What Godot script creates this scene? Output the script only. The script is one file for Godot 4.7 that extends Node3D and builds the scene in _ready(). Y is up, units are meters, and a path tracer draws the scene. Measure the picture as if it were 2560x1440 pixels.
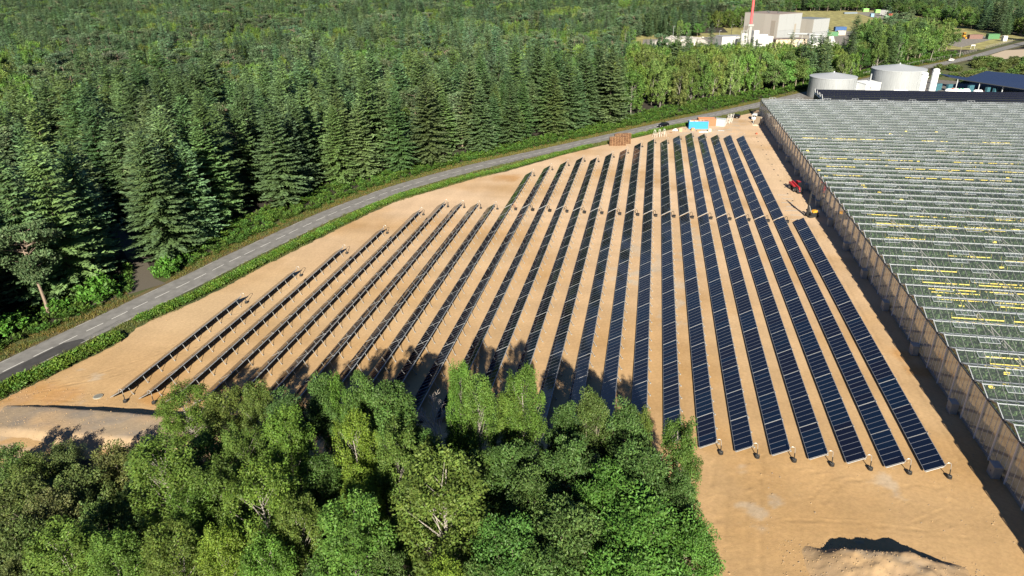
extends Node3D
# Ground plan: x runs across the collector rows (to the right), -z runs along them (away from the camera), y is up, metres.

const SUN_ENERGY := 1.6
const EXPOSURE := 2.3
const FOG := 0.0

var rng := RandomNumberGenerator.new()
var noise := FastNoiseLite.new()
var noise_b := FastNoiseLite.new()
var names := {}
var mats := {}

# ---------------------------------------------------------------- helpers
class Mb:
	var v := PackedVector3Array()
	var c := PackedColorArray()
	var n := PackedVector3Array()
	var ix := PackedInt32Array()
	var col := Color(1, 1, 1)
	func quad(a: Vector3, b: Vector3, d: Vector3, e: Vector3) -> void:
		var k := v.size()
		v.push_back(a); v.push_back(b); v.push_back(d); v.push_back(e)
		c.push_back(col); c.push_back(col); c.push_back(col); c.push_back(col)
		ix.push_back(k); ix.push_back(k + 1); ix.push_back(k + 2); ix.push_back(k); ix.push_back(k + 2); ix.push_back(k + 3)
	func tri(a: Vector3, b: Vector3, d: Vector3) -> void:
		var k := v.size()
		v.push_back(a); v.push_back(b); v.push_back(d)
		c.push_back(col); c.push_back(col); c.push_back(col)
		ix.push_back(k); ix.push_back(k + 1); ix.push_back(k + 2)
	func box(t: Transform3D, s: Vector3) -> void:
		var h := s * 0.5
		var p := []
		for i in 8:
			p.append(t * Vector3(h.x if i & 1 else -h.x, h.y if i & 2 else -h.y, h.z if i & 4 else -h.z))
		quad(p[0], p[2], p[3], p[1]); quad(p[5], p[7], p[6], p[4]); quad(p[4], p[6], p[2], p[0])
		quad(p[1], p[3], p[7], p[5]); quad(p[2], p[6], p[7], p[3]); quad(p[4], p[0], p[1], p[5])
	func bx(at: Vector3, s: Vector3) -> void:
		box(Transform3D(Basis(), at), s)
	func bar(a: Vector3, b: Vector3, w: float, h: float) -> void:
		var d := b - a
		if d.length() < 0.001:
			return
		var up := Vector3.UP if absf(d.normalized().y) < 0.98 else Vector3.RIGHT
		box(Transform3D(Basis.looking_at(d, up), (a + b) * 0.5), Vector3(w, h, d.length()))
	func tube(a: Vector3, b: Vector3, ra: float, rb: float, sides := 6, caps := true) -> void:
		var d := (b - a).normalized()
		var x := d.cross(Vector3.UP if absf(d.y) < 0.95 else Vector3.RIGHT).normalized()
		var y := x.cross(d)
		for i in sides:
			var a0 := TAU * i / sides
			var a1 := TAU * (i + 1) / sides
			var e0 := x * cos(a0) + y * sin(a0)
			var e1 := x * cos(a1) + y * sin(a1)
			quad(a + e0 * ra, b + e0 * rb, b + e1 * rb, a + e1 * ra)
			if caps:
				if rb > 0.001: tri(b, b + e1 * rb, b + e0 * rb)
				if ra > 0.001: tri(a, a + e0 * ra, a + e1 * ra)
	func path(p: Array, r: float, sides := 6) -> void:
		for i in p.size() - 1:
			tube(p[i], p[i + 1], r, r, sides, true)
	func blade(at: Vector3, along: Vector3, side: Vector3) -> void:
		quad(at - side, at + along * 0.55 - side * 0.9, at + along, at + along * 0.45 + side * 0.9)
	func done(mat: Material = null, m: ArrayMesh = null) -> ArrayMesh:
		if m == null:
			m = ArrayMesh.new()
		if ix.is_empty():
			return m
		var a := []
		a.resize(Mesh.ARRAY_MAX)
		a[Mesh.ARRAY_VERTEX] = v
		a[Mesh.ARRAY_COLOR] = c
		a[Mesh.ARRAY_INDEX] = ix
		if n.size() == v.size():
			a[Mesh.ARRAY_NORMAL] = n
		m.add_surface_from_arrays(Mesh.PRIMITIVE_TRIANGLES, a)
		if mat:
			m.surface_set_material(m.get_surface_count() - 1, mat)
		return m

func W(v: float, u: float, y := 0.0) -> Vector3:
	return Vector3(v, y, -u)

func numbered(s: String) -> String:
	if not names.has(s):
		names[s] = 0
		return s
	names[s] += 1
	return "%s_%03d" % [s, names[s]]

func lin(r: float, g: float, b: float) -> Color:
	return Color(r, g, b).linear_to_srgb()

func mat(key: String, c: Color, rough := 0.8, metal := 0.0, vc := false) -> StandardMaterial3D:
	if mats.has(key):
		return mats[key]
	var m := StandardMaterial3D.new()
	m.resource_name = key
	m.albedo_color = c
	m.roughness = rough
	m.metallic = metal
	m.vertex_color_use_as_albedo = vc
	mats[key] = m
	return m

func noise_tex(freq: float, lo: float, hi: float, size := 512, oct := 4, sd := 1) -> NoiseTexture2D:
	var f := FastNoiseLite.new()
	f.seed = sd
	f.frequency = freq
	f.fractal_octaves = oct
	var t := NoiseTexture2D.new()
	t.width = size
	t.height = size
	t.seamless = true
	t.noise = f
	var r := Gradient.new()
	r.set_color(0, Color(lo, lo, lo))
	r.set_color(1, Color(hi, hi, hi))
	t.color_ramp = r
	return t

func grain(m: StandardMaterial3D, tex: Texture2D, scale: float, bump := 0.0, btex: Texture2D = null) -> void:
	m.albedo_texture = tex
	m.uv1_triplanar = true
	m.uv1_world_triplanar = true
	m.uv1_scale = Vector3(scale, scale, scale)
	if bump > 0.0:
		m.heightmap_enabled = true
		m.heightmap_texture = btex if btex else tex
		m.heightmap_scale = bump

func part(parent: Node3D, called: String, mesh: Mesh, m: Material = null, xf := Transform3D()) -> MeshInstance3D:
	var o := MeshInstance3D.new()
	o.name = called
	o.mesh = mesh
	if m:
		o.material_override = m
	o.transform = xf
	parent.add_child(o, true)
	return o

func tag(o: Node, label: String, category: String, group := "") -> void:
	o.set_meta("label", label)
	o.set_meta("category", category)
	if group != "":
		o.set_meta("group", group)

func thing(called: String, label: String, category: String, at := Vector3.ZERO, turn := 0.0, group := "") -> Node3D:
	var o := Node3D.new()
	o.name = numbered(called)
	o.position = at
	o.rotation.y = turn
	add_child(o)
	tag(o, label, category, group)
	return o

func single(called: String, mesh: Mesh, m: Material, label: String, category: String, at := Vector3.ZERO, turn := 0.0, group := "") -> MeshInstance3D:
	var o := part(self, numbered(called), mesh, m, Transform3D(Basis(Vector3.UP, turn), at))
	tag(o, label, category, group)
	return o

func struct(called: String, mesh: Mesh, m: Material) -> MeshInstance3D:
	var o := part(self, numbered(called), mesh, m)
	o.set_meta("kind", "structure")
	return o

func scatter(parent: Node3D, called: String, mesh: Mesh, xf: Array, cols: Array = []) -> MultiMeshInstance3D:
	var mm := MultiMesh.new()
	mm.transform_format = MultiMesh.TRANSFORM_3D
	mm.use_colors = cols.size() > 0
	mm.mesh = mesh
	mm.instance_count = xf.size()
	for i in xf.size():
		mm.set_instance_transform(i, xf[i])
		if cols.size() > 0:
			mm.set_instance_color(i, cols[i])
	var o := MultiMeshInstance3D.new()
	o.name = called
	o.multimesh = mm
	parent.add_child(o, true)
	return o

func dup(o: Node3D, label: String, at: Vector3, turn := 0.0, group := "") -> Node3D:
	var base: String = o.get_meta("base", o.name)
	var r: Node3D = o.duplicate()
	r.name = numbered(base)
	add_child(r)
	r.position = at
	r.rotation.y = turn
	r.set_meta("label", label)
	if group != "":
		r.set_meta("group", group)
	return r

func nth(n: int) -> String:
	var w := ["zeroth", "first", "second", "third", "fourth", "fifth", "sixth", "seventh", "eighth", "ninth", "tenth", "eleventh", "twelfth", "thirteenth", "fourteenth", "fifteenth", "sixteenth", "seventeenth", "eighteenth", "nineteenth", "twentieth"]
	if n <= 20:
		return w[n]
	if n % 10 == 0:
		return ["", "", "", "thirtieth", "fortieth", "fiftieth", "sixtieth", "seventieth", "eightieth", "ninetieth"][n / 10]
	return ["", "", "twenty", "thirty", "forty", "fifty", "sixty", "seventy", "eighty", "ninety"][n / 10] + "-" + w[n % 10]

func at_line(tab: Array, u: float) -> float:   # tab of Vector2(v, u) with rising u
	if u <= tab[0].y:
		return tab[0].x
	for i in tab.size() - 1:
		if u <= tab[i + 1].y:
			return lerpf(tab[i].x, tab[i + 1].x, (u - tab[i].y) / (tab[i + 1].y - tab[i].y))
	return tab[-1].x

func rnd(a: float, b: float) -> float:
	return rng.randf_range(a, b)

func rdir() -> Vector3:
	return Vector3(rng.randfn(), rng.randfn(), rng.randfn()).normalized()

# ---------------------------------------------------------------- camera, sky, sun
func set_up_view() -> void:
	var cam := Camera3D.new()
	cam.name = "camera"
	cam.fov = 45.586
	cam.near = 1.0
	cam.far = 6000.0
	var p := 0.43668
	var yaw := 0.19893
	var roll := 0.01749
	var fh := Vector3(-sin(yaw), 0, -cos(yaw))
	var right0 := Vector3(cos(yaw), 0, -sin(yaw))
	var f := fh * cos(p) - Vector3.UP * sin(p)
	var dn := -fh * sin(p) - Vector3.UP * cos(p)
	var rt := right0 * cos(roll) + dn * sin(roll)
	var down := -right0 * sin(roll) + dn * cos(roll)
	cam.transform = Transform3D(Basis(rt, -down, -f), Vector3(0, 51.17, 0))
	add_child(cam)
	cam.current = true
	var we := WorldEnvironment.new()
	we.name = "world"
	var e := Environment.new()
	e.background_mode = Environment.BG_SKY
	var sky := Sky.new()
	var sm := ProceduralSkyMaterial.new()
	sm.sky_top_color = Color(0.24, 0.4, 0.66)
	sm.sky_horizon_color = Color(0.7, 0.8, 0.88)
	sm.sky_energy_multiplier = 0.54
	sm.ground_energy_multiplier = 0.5
	sm.sky_curve = 0.12
	sm.ground_bottom_color = Color(0.2, 0.22, 0.16)
	sm.ground_horizon_color = Color(0.5, 0.58, 0.6)
	sm.sun_angle_max = 1.0
	sky.sky_material = sm
	e.sky = sky
	e.tonemap_mode = Environment.TONE_MAPPER_LINEAR
	e.tonemap_exposure = EXPOSURE
	e.sdfgi_enabled = true
	e.ssao_enabled = true
	e.ssil_enabled = true
	if FOG > 0.0:
		e.fog_enabled = true
		e.fog_density = FOG
		e.fog_light_color = Color(0.8, 0.87, 0.93)
	we.environment = e
	add_child(we)
	var sun := DirectionalLight3D.new()
	sun.name = "sun"
	var az := deg_to_rad(-11.5)
	var el := deg_to_rad(26.0)
	var d := Vector3(sin(az) * cos(el), -sin(el), -cos(az) * cos(el))
	sun.basis = Basis.looking_at(d, Vector3.UP)
	sun.light_energy = SUN_ENERGY
	sun.light_color = Color(1.0, 0.955, 0.87)
	sun.light_angular_distance = 0.5
	sun.shadow_enabled = true
	add_child(sun)

# ---------------------------------------------------------------- ground
var road_c := [Vector2(-95, 40), Vector2(-90.6, 57), Vector2(-88.3, 67.8), Vector2(-86.3, 76.8), Vector2(-84.3, 85.1), Vector2(-82.3, 93.7), Vector2(-80.2, 102.4), Vector2(-78.4, 111.2), Vector2(-76.3, 119.9), Vector2(-73.2, 132.6), Vector2(-70.8, 141), Vector2(-66.3, 153), Vector2(-62.6, 161.6), Vector2(-56.3, 172.5), Vector2(-51.5, 179.7), Vector2(-46.3, 187.1), Vector2(-40.4, 194.4), Vector2(-33, 203.2), Vector2(-24.3, 213.8), Vector2(-9.4, 232), Vector2(6.8, 251.7), Vector2(17.9, 264), Vector2(26.8, 273.8), Vector2(41.2, 290.9), Vector2(68, 324), Vector2(103, 367), Vector2(139.6, 410.7), Vector2(164.5, 439.2), Vector2(184.2, 463), Vector2(212.1, 501), Vector2(242.1, 540.4), Vector2(300, 615), Vector2(360, 690)]
var sand_edge := [Vector2(-91, 46), Vector2(-86.5, 55), Vector2(-82.5, 62), Vector2(-79.5, 71.3), Vector2(-77.5, 78.7), Vector2(-78.2, 83), Vector2(-77.3, 86.5), Vector2(-75, 92), Vector2(-73.2, 98), Vector2(-71, 108.8), Vector2(-67.9, 120.8), Vector2(-65.3, 130.8), Vector2(-62, 143.6), Vector2(-58.6, 153.3), Vector2(-52.2, 162.7), Vector2(-44.6, 174.8), Vector2(-38.3, 181.7), Vector2(-25.2, 201.4), Vector2(-14.5, 215.5), Vector2(-7.3, 223.8), Vector2(11, 246.2), Vector2(22, 257), Vector2(30, 266), Vector2(38, 275), Vector2(40.6, 280)]
var forest_edge := [Vector2(-104, 40), Vector2(-96, 84.6), Vector2(-91, 107.8), Vector2(-87, 119), Vector2(-82.5, 148), Vector2(-79, 157), Vector2(-66.8, 174), Vector2(-45.7, 204), Vector2(-30.2, 222), Vector2(-17, 241), Vector2(2, 274), Vector2(20, 291), Vector2(32, 303), Vector2(56, 324), Vector2(104, 379), Vector2(138, 427), Vector2(162, 460), Vector2(184, 496)]

func curve_pts(step: float) -> Array:   # smooth road centre: [point, sideways (to the right)] every step metres
	var cv := Curve2D.new()
	for i in road_c.size():
		var a: Vector2 = road_c[maxi(i - 1, 0)]
		var b: Vector2 = road_c[mini(i + 1, road_c.size() - 1)]
		var t := (b - a) / 6.0
		cv.add_point(road_c[i], -t, t)
	cv.bake_interval = 0.5
	var out := []
	var s := 0.0
	while s < cv.get_baked_length() - 1.0:
		var p := cv.sample_baked(s)
		var q := cv.sample_baked(s + 0.9)
		var d := (q - p).normalized()
		out.append([p, Vector2(d.y, -d.x), d])
		s += step
	return out

func strip(pts: Array, a: float, b: float, y: float, m: Material, called: String, c0: Color, from_u := -1e9, to_u := 1e9, cells := 1, wob := 0.0) -> MeshInstance3D:
	var mb := Mb.new()
	for i in pts.size() - 1:
		var p: Vector2 = pts[i][0]
		var q: Vector2 = pts[i + 1][0]
		if p.y < from_u or q.y > to_u:
			continue
		for k in cells:
			var s0 := lerpf(a, b, float(k) / cells)
			var s1 := lerpf(a, b, float(k + 1) / cells)
			var w0 := wob * noise.get_noise_2d(p.x * 3.0, p.y * 3.0)
			var w1 := wob * noise.get_noise_2d(q.x * 3.0, q.y * 3.0)
			var A: Vector2 = p + pts[i][1] * (s0 + w0)
			var B: Vector2 = q + pts[i + 1][1] * (s0 + w1)
			var C: Vector2 = q + pts[i + 1][1] * (s1 + w1)
			var D: Vector2 = p + pts[i][1] * (s1 + w0)
			var j := 1.0 + 0.35 * noise.get_noise_2d(A.x * 2.0, A.y * 2.0)
			mb.col = c0 * j
			mb.quad(W(A.x, A.y, y), W(B.x, B.y, y), W(C.x, C.y, y), W(D.x, D.y, y))
	return struct(called, mb.done(), m)

func sand_height(v: float, u: float) -> float:
	var h := 0.09 + 0.03 * noise_b.get_noise_2d(v * 0.8, u * 0.8) + 0.008 * noise.get_noise_2d(v * 12.0, u * 12.0)
	return h

func seg_dist(p: Vector2, pts: Array) -> float:
	var best := 1e9
	for i in pts.size() - 1:
		best = minf(best, p.distance_to(Geometry2D.get_closest_point_to_segment(p, pts[i], pts[i + 1])))
	return best

func build_ground() -> void:
	var soil := mat("forest soil", lin(0.05, 0.042, 0.026), 0.95)
	grain(soil, noise_tex(0.02, 0.5, 1.0, 512, 5, 3), 0.06)
	var g := Mb.new()
	g.quad(W(-4000, -1500), W(-4000, 6000), W(4500, 6000), W(4500, -1500))
	struct("ground", g.done(), soil)
	var pts := curve_pts(2.0)
	# verges
	var turf := mat("turf", lin(1, 1, 1), 0.95, 0.0, true)
	grain(turf, noise_tex(0.03, 0.55, 1.0, 512, 5, 8), 0.25, 6.0)
	strip(pts, -8.0, -2.9, 0.02, turf, "grass_verge", Color(0.10, 0.125, 0.03), -1e9, 1e9, 4, 0.5)
	strip(pts, 2.9, 9.5, 0.02, turf, "grass_verge", Color(0.085, 0.115, 0.03), -1e9, 282.0, 4, 0.0)
	strip(pts, 2.9, 5.5, 0.025, turf, "grass_verge", Color(0.13, 0.125, 0.05), 282.0, 1e9, 2, 0.4)
	# dry strip along the tarmac
	strip(pts, -4.1, -2.8, 0.032, turf, "dry_grass_edge", Color(0.19, 0.15, 0.06), -1e9, 1e9, 2, 0.35)
	# tarmac
	var tar := mat("tarmac", lin(0.23, 0.228, 0.222), 0.85)
	grain(tar, noise_tex(0.012, 0.82, 1.0, 512, 6, 5), 0.08)
	var road := strip(pts, -3.1, 3.1, 0.05, tar, "road", Color.WHITE)
	var patch := Mb.new()
	for i in pts.size() - 1:
		if pts[i][0].y > 44 and pts[i + 1][0].y < 80:
			var s := 0.3
			var s1 := 0.3 if pts[i + 1][0].y < 77.5 else 1.6
			patch.quad(W(pts[i][0].x + pts[i][1].x * s, pts[i][0].y + pts[i][1].y * s, 0.054), W(pts[i + 1][0].x + pts[i + 1][1].x * s1, pts[i + 1][0].y + pts[i + 1][1].y * s1, 0.054), W(pts[i + 1][0].x + pts[i + 1][1].x * 3.09, pts[i + 1][0].y + pts[i + 1][1].y * 3.09, 0.054), W(pts[i][0].x + pts[i][1].x * 3.09, pts[i][0].y + pts[i][1].y * 3.09, 0.054))
	var pm := mat("new tarmac", lin(0.06, 0.06, 0.062), 0.8)
	grain(pm, mats["tarmac"].albedo_texture, 0.1)
	part(road, "tarmac_patch", patch.done(), pm)
	# painted dashes: each its own piece
	var paint := mat("road paint", lin(0.62, 0.62, 0.6), 0.7)
	var fine := curve_pts(0.5)
	var s := 0.0
	var k := 0
	while true:
		var i0 := int((12.0 + k * 4.33) / 0.5)
		if i0 + 6 >= fine.size() or fine[i0][0].y > 480:
			break
		var mb := Mb.new()
		for j in 3:
			var A = fine[i0 + j * 2]
			var B = fine[i0 + j * 2 + 2]
			mb.quad(W(A[0].x - A[1].x * 0.07, A[0].y - A[1].y * 0.07, 0.055), W(B[0].x - B[1].x * 0.07, B[0].y - B[1].y * 0.07, 0.055), W(B[0].x + B[1].x * 0.07, B[0].y + B[1].y * 0.07, 0.055), W(A[0].x + A[1].x * 0.07, A[0].y + A[1].y * 0.07, 0.055))
		part(road, "lane_marking", mb.done(), paint)
		k += 1
	var worn := mat("worn road paint", lin(0.36, 0.36, 0.34), 0.8)
	for kk in 36:
		for sd in [-1, 1]:
			var i0 := int((26.0 + kk * 6.5 + (0.0 if sd > 0 else 3.0)) / 0.5)
			if i0 + 6 >= fine.size() or (sd < 0 and kk % 2 == 1):
				continue
			var mb := Mb.new()
			for j in 3:
				var A = fine[i0 + j * 2]
				var B = fine[i0 + j * 2 + 2]
				var o0: float = sd * 2.85 - 0.08
				var o1: float = sd * 2.85 + 0.08
				mb.quad(W(A[0].x + A[1].x * o0, A[0].y + A[1].y * o0, 0.058), W(B[0].x + B[1].x * o0, B[0].y + B[1].y * o0, 0.058), W(B[0].x + B[1].x * o1, B[0].y + B[1].y * o1, 0.058), W(A[0].x + A[1].x * o1, A[0].y + A[1].y * o1, 0.058))
			part(road, "edge_marking", mb.done(), worn)
	rng.seed = 55
	for i in 26:
		var i0 := rng.randi() % (fine.size() - 700)
		var n := 8 + rng.randi() % 30
		var off := rnd(-2.6, 2.6) if i > 2 else 2.2
		if i == 0:
			i0 = 318
			n = 50
		var mb := Mb.new()
		for j in n:
			var A = fine[i0 + j]
			var B = fine[i0 + j + 1]
			var w := rnd(0.03, 0.09) if i > 0 else 0.3
			mb.quad(W(A[0].x + A[1].x * off, A[0].y + A[1].y * off, 0.0535), W(B[0].x + B[1].x * off, B[0].y + B[1].y * off, 0.0535), W(B[0].x + B[1].x * (off + w), B[0].y + B[1].y * (off + w), 0.0535), W(A[0].x + A[1].x * (off + w), A[0].y + A[1].y * (off + w), 0.0535))
			off += rnd(-0.06, 0.06)
		part(road, "tar_seam", mb.done(), pm)
	# forest track
	var grav := mat("gravel", lin(0.16, 0.14, 0.11), 0.95)
	grain(grav, noise_tex(0.06, 0.6, 1.0, 512, 5, 12), 0.3)
	var tr := Mb.new()
	var L := [Vector2(-91.5, 89), Vector2(-91.3, 96), Vector2(-94.5, 103.5), Vector2(-105.5, 114.5), Vector2(-119.5, 126.8), Vector2(-150, 151)]
	var R := [Vector2(-84.5, 99.5), Vector2(-88.2, 101.2), Vector2(-92.6, 106), Vector2(-103.9, 116.6), Vector2(-118, 128.6), Vector2(-148, 153)]
	for i in L.size() - 1:
		tr.quad(W(L[i].x, L[i].y, 0.044), W(L[i + 1].x, L[i + 1].y, 0.044), W(R[i + 1].x, R[i + 1].y, 0.044), W(R[i].x, R[i].y, 0.044))
	struct("forest_track", tr.done(), grav)
	build_sand()
	build_banks()
	# far yards, fields
	var field := mat("dry field", lin(0.44, 0.41, 0.15), 0.95)
	grain(field, noise_tex(0.012, 0.6, 1.0, 512, 5, 21), 0.02)
	var fg := Mb.new()
	fg.quad(W(-18, 470, 0.03), W(-18, 600, 0.03), W(100, 640, 0.03), W(150, 470, 0.03))
	fg.quad(W(60, 600, 0.031), W(60, 930, 0.031), W(265, 930, 0.031), W(262, 574, 0.031))
	fg.quad(W(120, 500, 0.032), W(120, 610, 0.032), W(258, 578, 0.032), W(203, 502, 0.032))
	struct("dry_field", fg.done(), field)
	var yard := mat("yard", lin(0.3, 0.28, 0.25), 0.9)
	grain(yard, noise_tex(0.02, 0.7, 1.0, 512, 4, 22), 0.05)
	var y := Mb.new()
	y.quad(W(-8, 496, 0.05), W(-8, 565, 0.05), W(160, 640, 0.05), W(150, 496, 0.05))
	y.quad(W(196, 515, 0.05), W(190, 540, 0.05), W(215, 600, 0.05), W(250, 590, 0.05))
	y.quad(W(215, 780, 0.05), W(218, 880, 0.05), W(246, 900, 0.05), W(240, 780, 0.05))
	struct("yard", y.done(), yard)
	var y2 := Mb.new()
	y2.quad(W(42, 271.5, 0.04), W(60, 312, 0.04), W(100, 345, 0.04), W(170, 420, 0.04))
	y2.quad(W(42, 271.5, 0.041), W(170, 420, 0.041), W(230, 420, 0.041), W(230, 271.5, 0.041))
	var apr := mat("apron", lin(0.2, 0.19, 0.175), 0.9)
	grain(apr, mats["yard"].albedo_texture, 0.07)
	struct("service_yard", y2.done(), apr)
	var y3 := Mb.new()
	y3.quad(W(128, 372, 0.06), W(160, 425, 0.06), W(200, 470, 0.06), W(300, 520, 0.06))
	y3.quad(W(128, 372, 0.061), W(300, 520, 0.061), W(330, 420, 0.061), W(160, 352, 0.061))
	struct("scrubland", y3.done(), turf_plain())
	var y4 := Mb.new()
	y4.quad(W(178, 446, 0.1), W(214, 497, 0.1), W(330, 560, 0.1), W(340, 500, 0.1))
	struct("sandy_lane", y4.done(), mat("lane", lin(0.42, 0.35, 0.26), 0.95))

func turf_plain() -> StandardMaterial3D:
	if mats.has("scrub turf"):
		return mats["scrub turf"]
	var m := mat("scrub turf", lin(0.14, 0.165, 0.05), 0.95)
	grain(m, mats["turf"].albedo_texture, 0.05)
	return m

func build_sand() -> void:
	var m := mat("sand", lin(1, 1, 1), 0.95, 0.0, true)
	grain(m, noise_tex(0.012, 0.91, 1.0, 1024, 6, 31), 0.13, 0.6, noise_tex(0.03, 0.0, 1.0, 1024, 5, 32))
	m.metallic_specular = 0.2
	var grey := [Vector3(4, 122, 2.5), Vector3(-2.6, 117.6, 2.0), Vector3(10.1, 127.4, 2.2), Vector3(7.4, 112, 2.0), Vector3(-0.7, 130, 2.2), Vector3(13.5, 57.3, 1.1), Vector3(12.7, 65.4, 0.7), Vector3(15.3, 59.4, 0.8), Vector3(0.4, 116, 2.0), Vector3(11.3, 138.6, 2.0), Vector3(5.8, 99.7, 1.5), Vector3(6, 106, 1.6), Vector3(-80, 61, 2.5), Vector3(-76, 58, 4), Vector3(27, 258, 5), Vector3(22, 240, 6), Vector3(12, 238, 4), Vector3(28, 65, 1.2)]
	var rust := [Vector3(-80, 63.8, 4), Vector3(-75, 64, 3), Vector3(-36, 176, 4), Vector3(38.9, 89.5, 2.2), Vector3(37.6, 94, 2), Vector3(-62, 66, 2)]
	var ruts := [[Vector2(13.9, 68.5), Vector2(13.7, 62.8), Vector2(12.7, 56.6), Vector2(11.4, 47)], [Vector2(11.7, 63.8), Vector2(11.1, 60.4), Vector2(9.1, 47)], [Vector2(19.5, 60.7), Vector2(20.7, 62.4), Vector2(22.5, 64.5)], [Vector2(20.6, 60.2), Vector2(22, 62.1), Vector2(23.1, 63.5)], [Vector2(27, 63), Vector2(30, 61), Vector2(33, 58.5)], [Vector2(8, 47), Vector2(9.5, 56), Vector2(9.8, 66)], [Vector2(12.8, 47), Vector2(14, 58), Vector2(15.5, 67)], [Vector2(18, 65.5), Vector2(26, 64.2), Vector2(34, 65)], [Vector2(29, 59), Vector2(33.5, 62), Vector2(36, 70)], [Vector2(-84, 60), Vector2(-76, 66.5), Vector2(-69, 78), Vector2(-64, 92), Vector2(-59, 108)], [Vector2(-78, 63.4), Vector2(-68, 62.8), Vector2(-60, 63.2)], [Vector2(16, 57), Vector2(24, 58), Vector2(33, 57.5)], [Vector2(-81, 66), Vector2(-74, 70), Vector2(-66, 80), Vector2(-61, 92)], [Vector2(-79, 65), Vector2(-72, 69), Vector2(-64.5, 79), Vector2(-59.5, 91)], [Vector2(-76, 66), Vector2(-69, 64.5)], [Vector2(35, 70), Vector2(36, 110), Vector2(35.5, 170), Vector2(33, 235)], [Vector2(36.9, 70), Vector2(37.7, 110), Vector2(37.2, 170), Vector2(35, 235)]]
	var us := PackedFloat32Array()
	var u := 38.0
	while u < 282.0:
		us.append(u)
		u += clampf(0.2 + (u - 44.0) * 0.006, 0.2, 1.1)
	us.append(282.0)
	var nv := 300
	var mb := Mb.new()
	var ids := []
	for i in us.size():
		var uu := us[i]
		var lo := at_line(sand_edge, uu)
		if uu < 46.0:
			lo = -91.0
		lo += 0.5 * noise.get_noise_2d(uu * 14.0, 5.0)
		var hi := 41.5
		for j in nv + 1:
			var vv := lerpf(lo, hi, float(j) / nv)
			var h := sand_height(vv, uu)
			var p := Vector2(vv, uu)
			var n1 := noise.get_noise_2d(vv * 1.3, uu * 1.3)
			var n2 := noise_b.get_noise_2d(vv * 0.5 + 70.0, uu * 0.5)
			var n3 := noise.get_noise_2d(vv * 9.0, uu * 9.0)
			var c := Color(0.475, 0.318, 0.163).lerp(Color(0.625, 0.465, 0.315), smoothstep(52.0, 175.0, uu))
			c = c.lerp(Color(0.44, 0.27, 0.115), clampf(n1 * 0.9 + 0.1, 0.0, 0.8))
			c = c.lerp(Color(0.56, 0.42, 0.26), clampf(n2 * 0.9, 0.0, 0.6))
			for q in grey:
				var d: float = Vector2((vv - q.x), (uu - q.y) * 0.55).length() / q.z
				if d < 1.8:
					c = c.lerp(Color(0.46, 0.43, 0.37), clampf((1.1 - d + n3 * 2.2) * 0.6, 0.0, 0.42))
			for q in rust:
				var d: float = Vector2(vv - q.x, uu - q.y).length() / q.z
				if d < 1.5:
					c = c.lerp(Color(0.46, 0.25, 0.09), clampf(1.2 - d + n3 * 0.5, 0.0, 0.7))
			if uu < 72.0 or vv > 33.0 or vv < -58.0:
				for r in ruts:
					var d := seg_dist(p, r)
					if d < 1.0:
						var br := 0.6 + 0.8 * noise.get_noise_2d(uu * 12.0, vv * 12.0)
						if d < 0.15:
							h -= 0.035 * br
							c = c * lerpf(1.0, 0.86, clampf(br, 0.0, 1.0))
						elif d < 0.35:
							h += 0.03 * br
							c = c * 1.03
				if uu < 68.0 and vv > 4.0:
					h += 0.03 * maxf(0.0, noise_b.get_noise_2d(vv * 18.0, uu * 18.0)) + 0.05 * maxf(0.0, noise.get_noise_2d(vv * 12.0 + 200.0, uu * 30.0) - 0.25)
			c = c * (1.0 + 0.13 * noise.get_noise_2d(vv * 0.7 + 90.0, uu * 5.0) + 0.1 * noise_b.get_noise_2d(vv * 6.0, uu * 1.0))
			if j == 0:
				h = 0.0
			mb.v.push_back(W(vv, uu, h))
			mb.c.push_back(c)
	for i in us.size() - 1:
		for j in nv:
			var a := i * (nv + 1) + j
			var b := a + nv + 1
			mb.ix.push_back(a); mb.ix.push_back(b); mb.ix.push_back(b + 1)
			mb.ix.push_back(a); mb.ix.push_back(b + 1); mb.ix.push_back(a + 1)
	# smooth normals
	mb.n.resize(mb.v.size())
	for t in range(0, mb.ix.size(), 3):
		var A := mb.v[mb.ix[t]]
		var nn := (mb.v[mb.ix[t + 2]] - A).cross(mb.v[mb.ix[t + 1]] - A)
		for q in 3:
			mb.n[mb.ix[t + q]] += nn
	for i in mb.n.size():
		mb.n[i] = mb.n[i].normalized()
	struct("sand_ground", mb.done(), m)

func height_patch(called: String, v0: float, v1: float, u0: float, u1: float, step: float, hf: Callable, cf: Callable, m: Material) -> void:
	var mb := Mb.new()
	var nx := int((v1 - v0) / step)
	var nu := int((u1 - u0) / step)
	for i in nu + 1:
		for j in nx + 1:
			var vv := v0 + j * step
			var uu := u0 + i * step
			mb.v.push_back(W(vv, uu, hf.call(vv, uu)))
			mb.c.push_back(cf.call(vv, uu))
	mb.n.resize(mb.v.size())
	for i in nu:
		for j in nx:
			var a := i * (nx + 1) + j
			var b := a + nx + 1
			for t in [[a, b, b + 1], [a, b + 1, a + 1]]:
				var nn := (mb.v[t[2]] - mb.v[t[0]]).cross(mb.v[t[1]] - mb.v[t[0]])
				for q in 3:
					mb.ix.push_back(t[q])
					mb.n[t[q]] += nn
	for i in mb.n.size():
		mb.n[i] = mb.n[i].normalized()
	struct(called, mb.done(), m)

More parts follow.
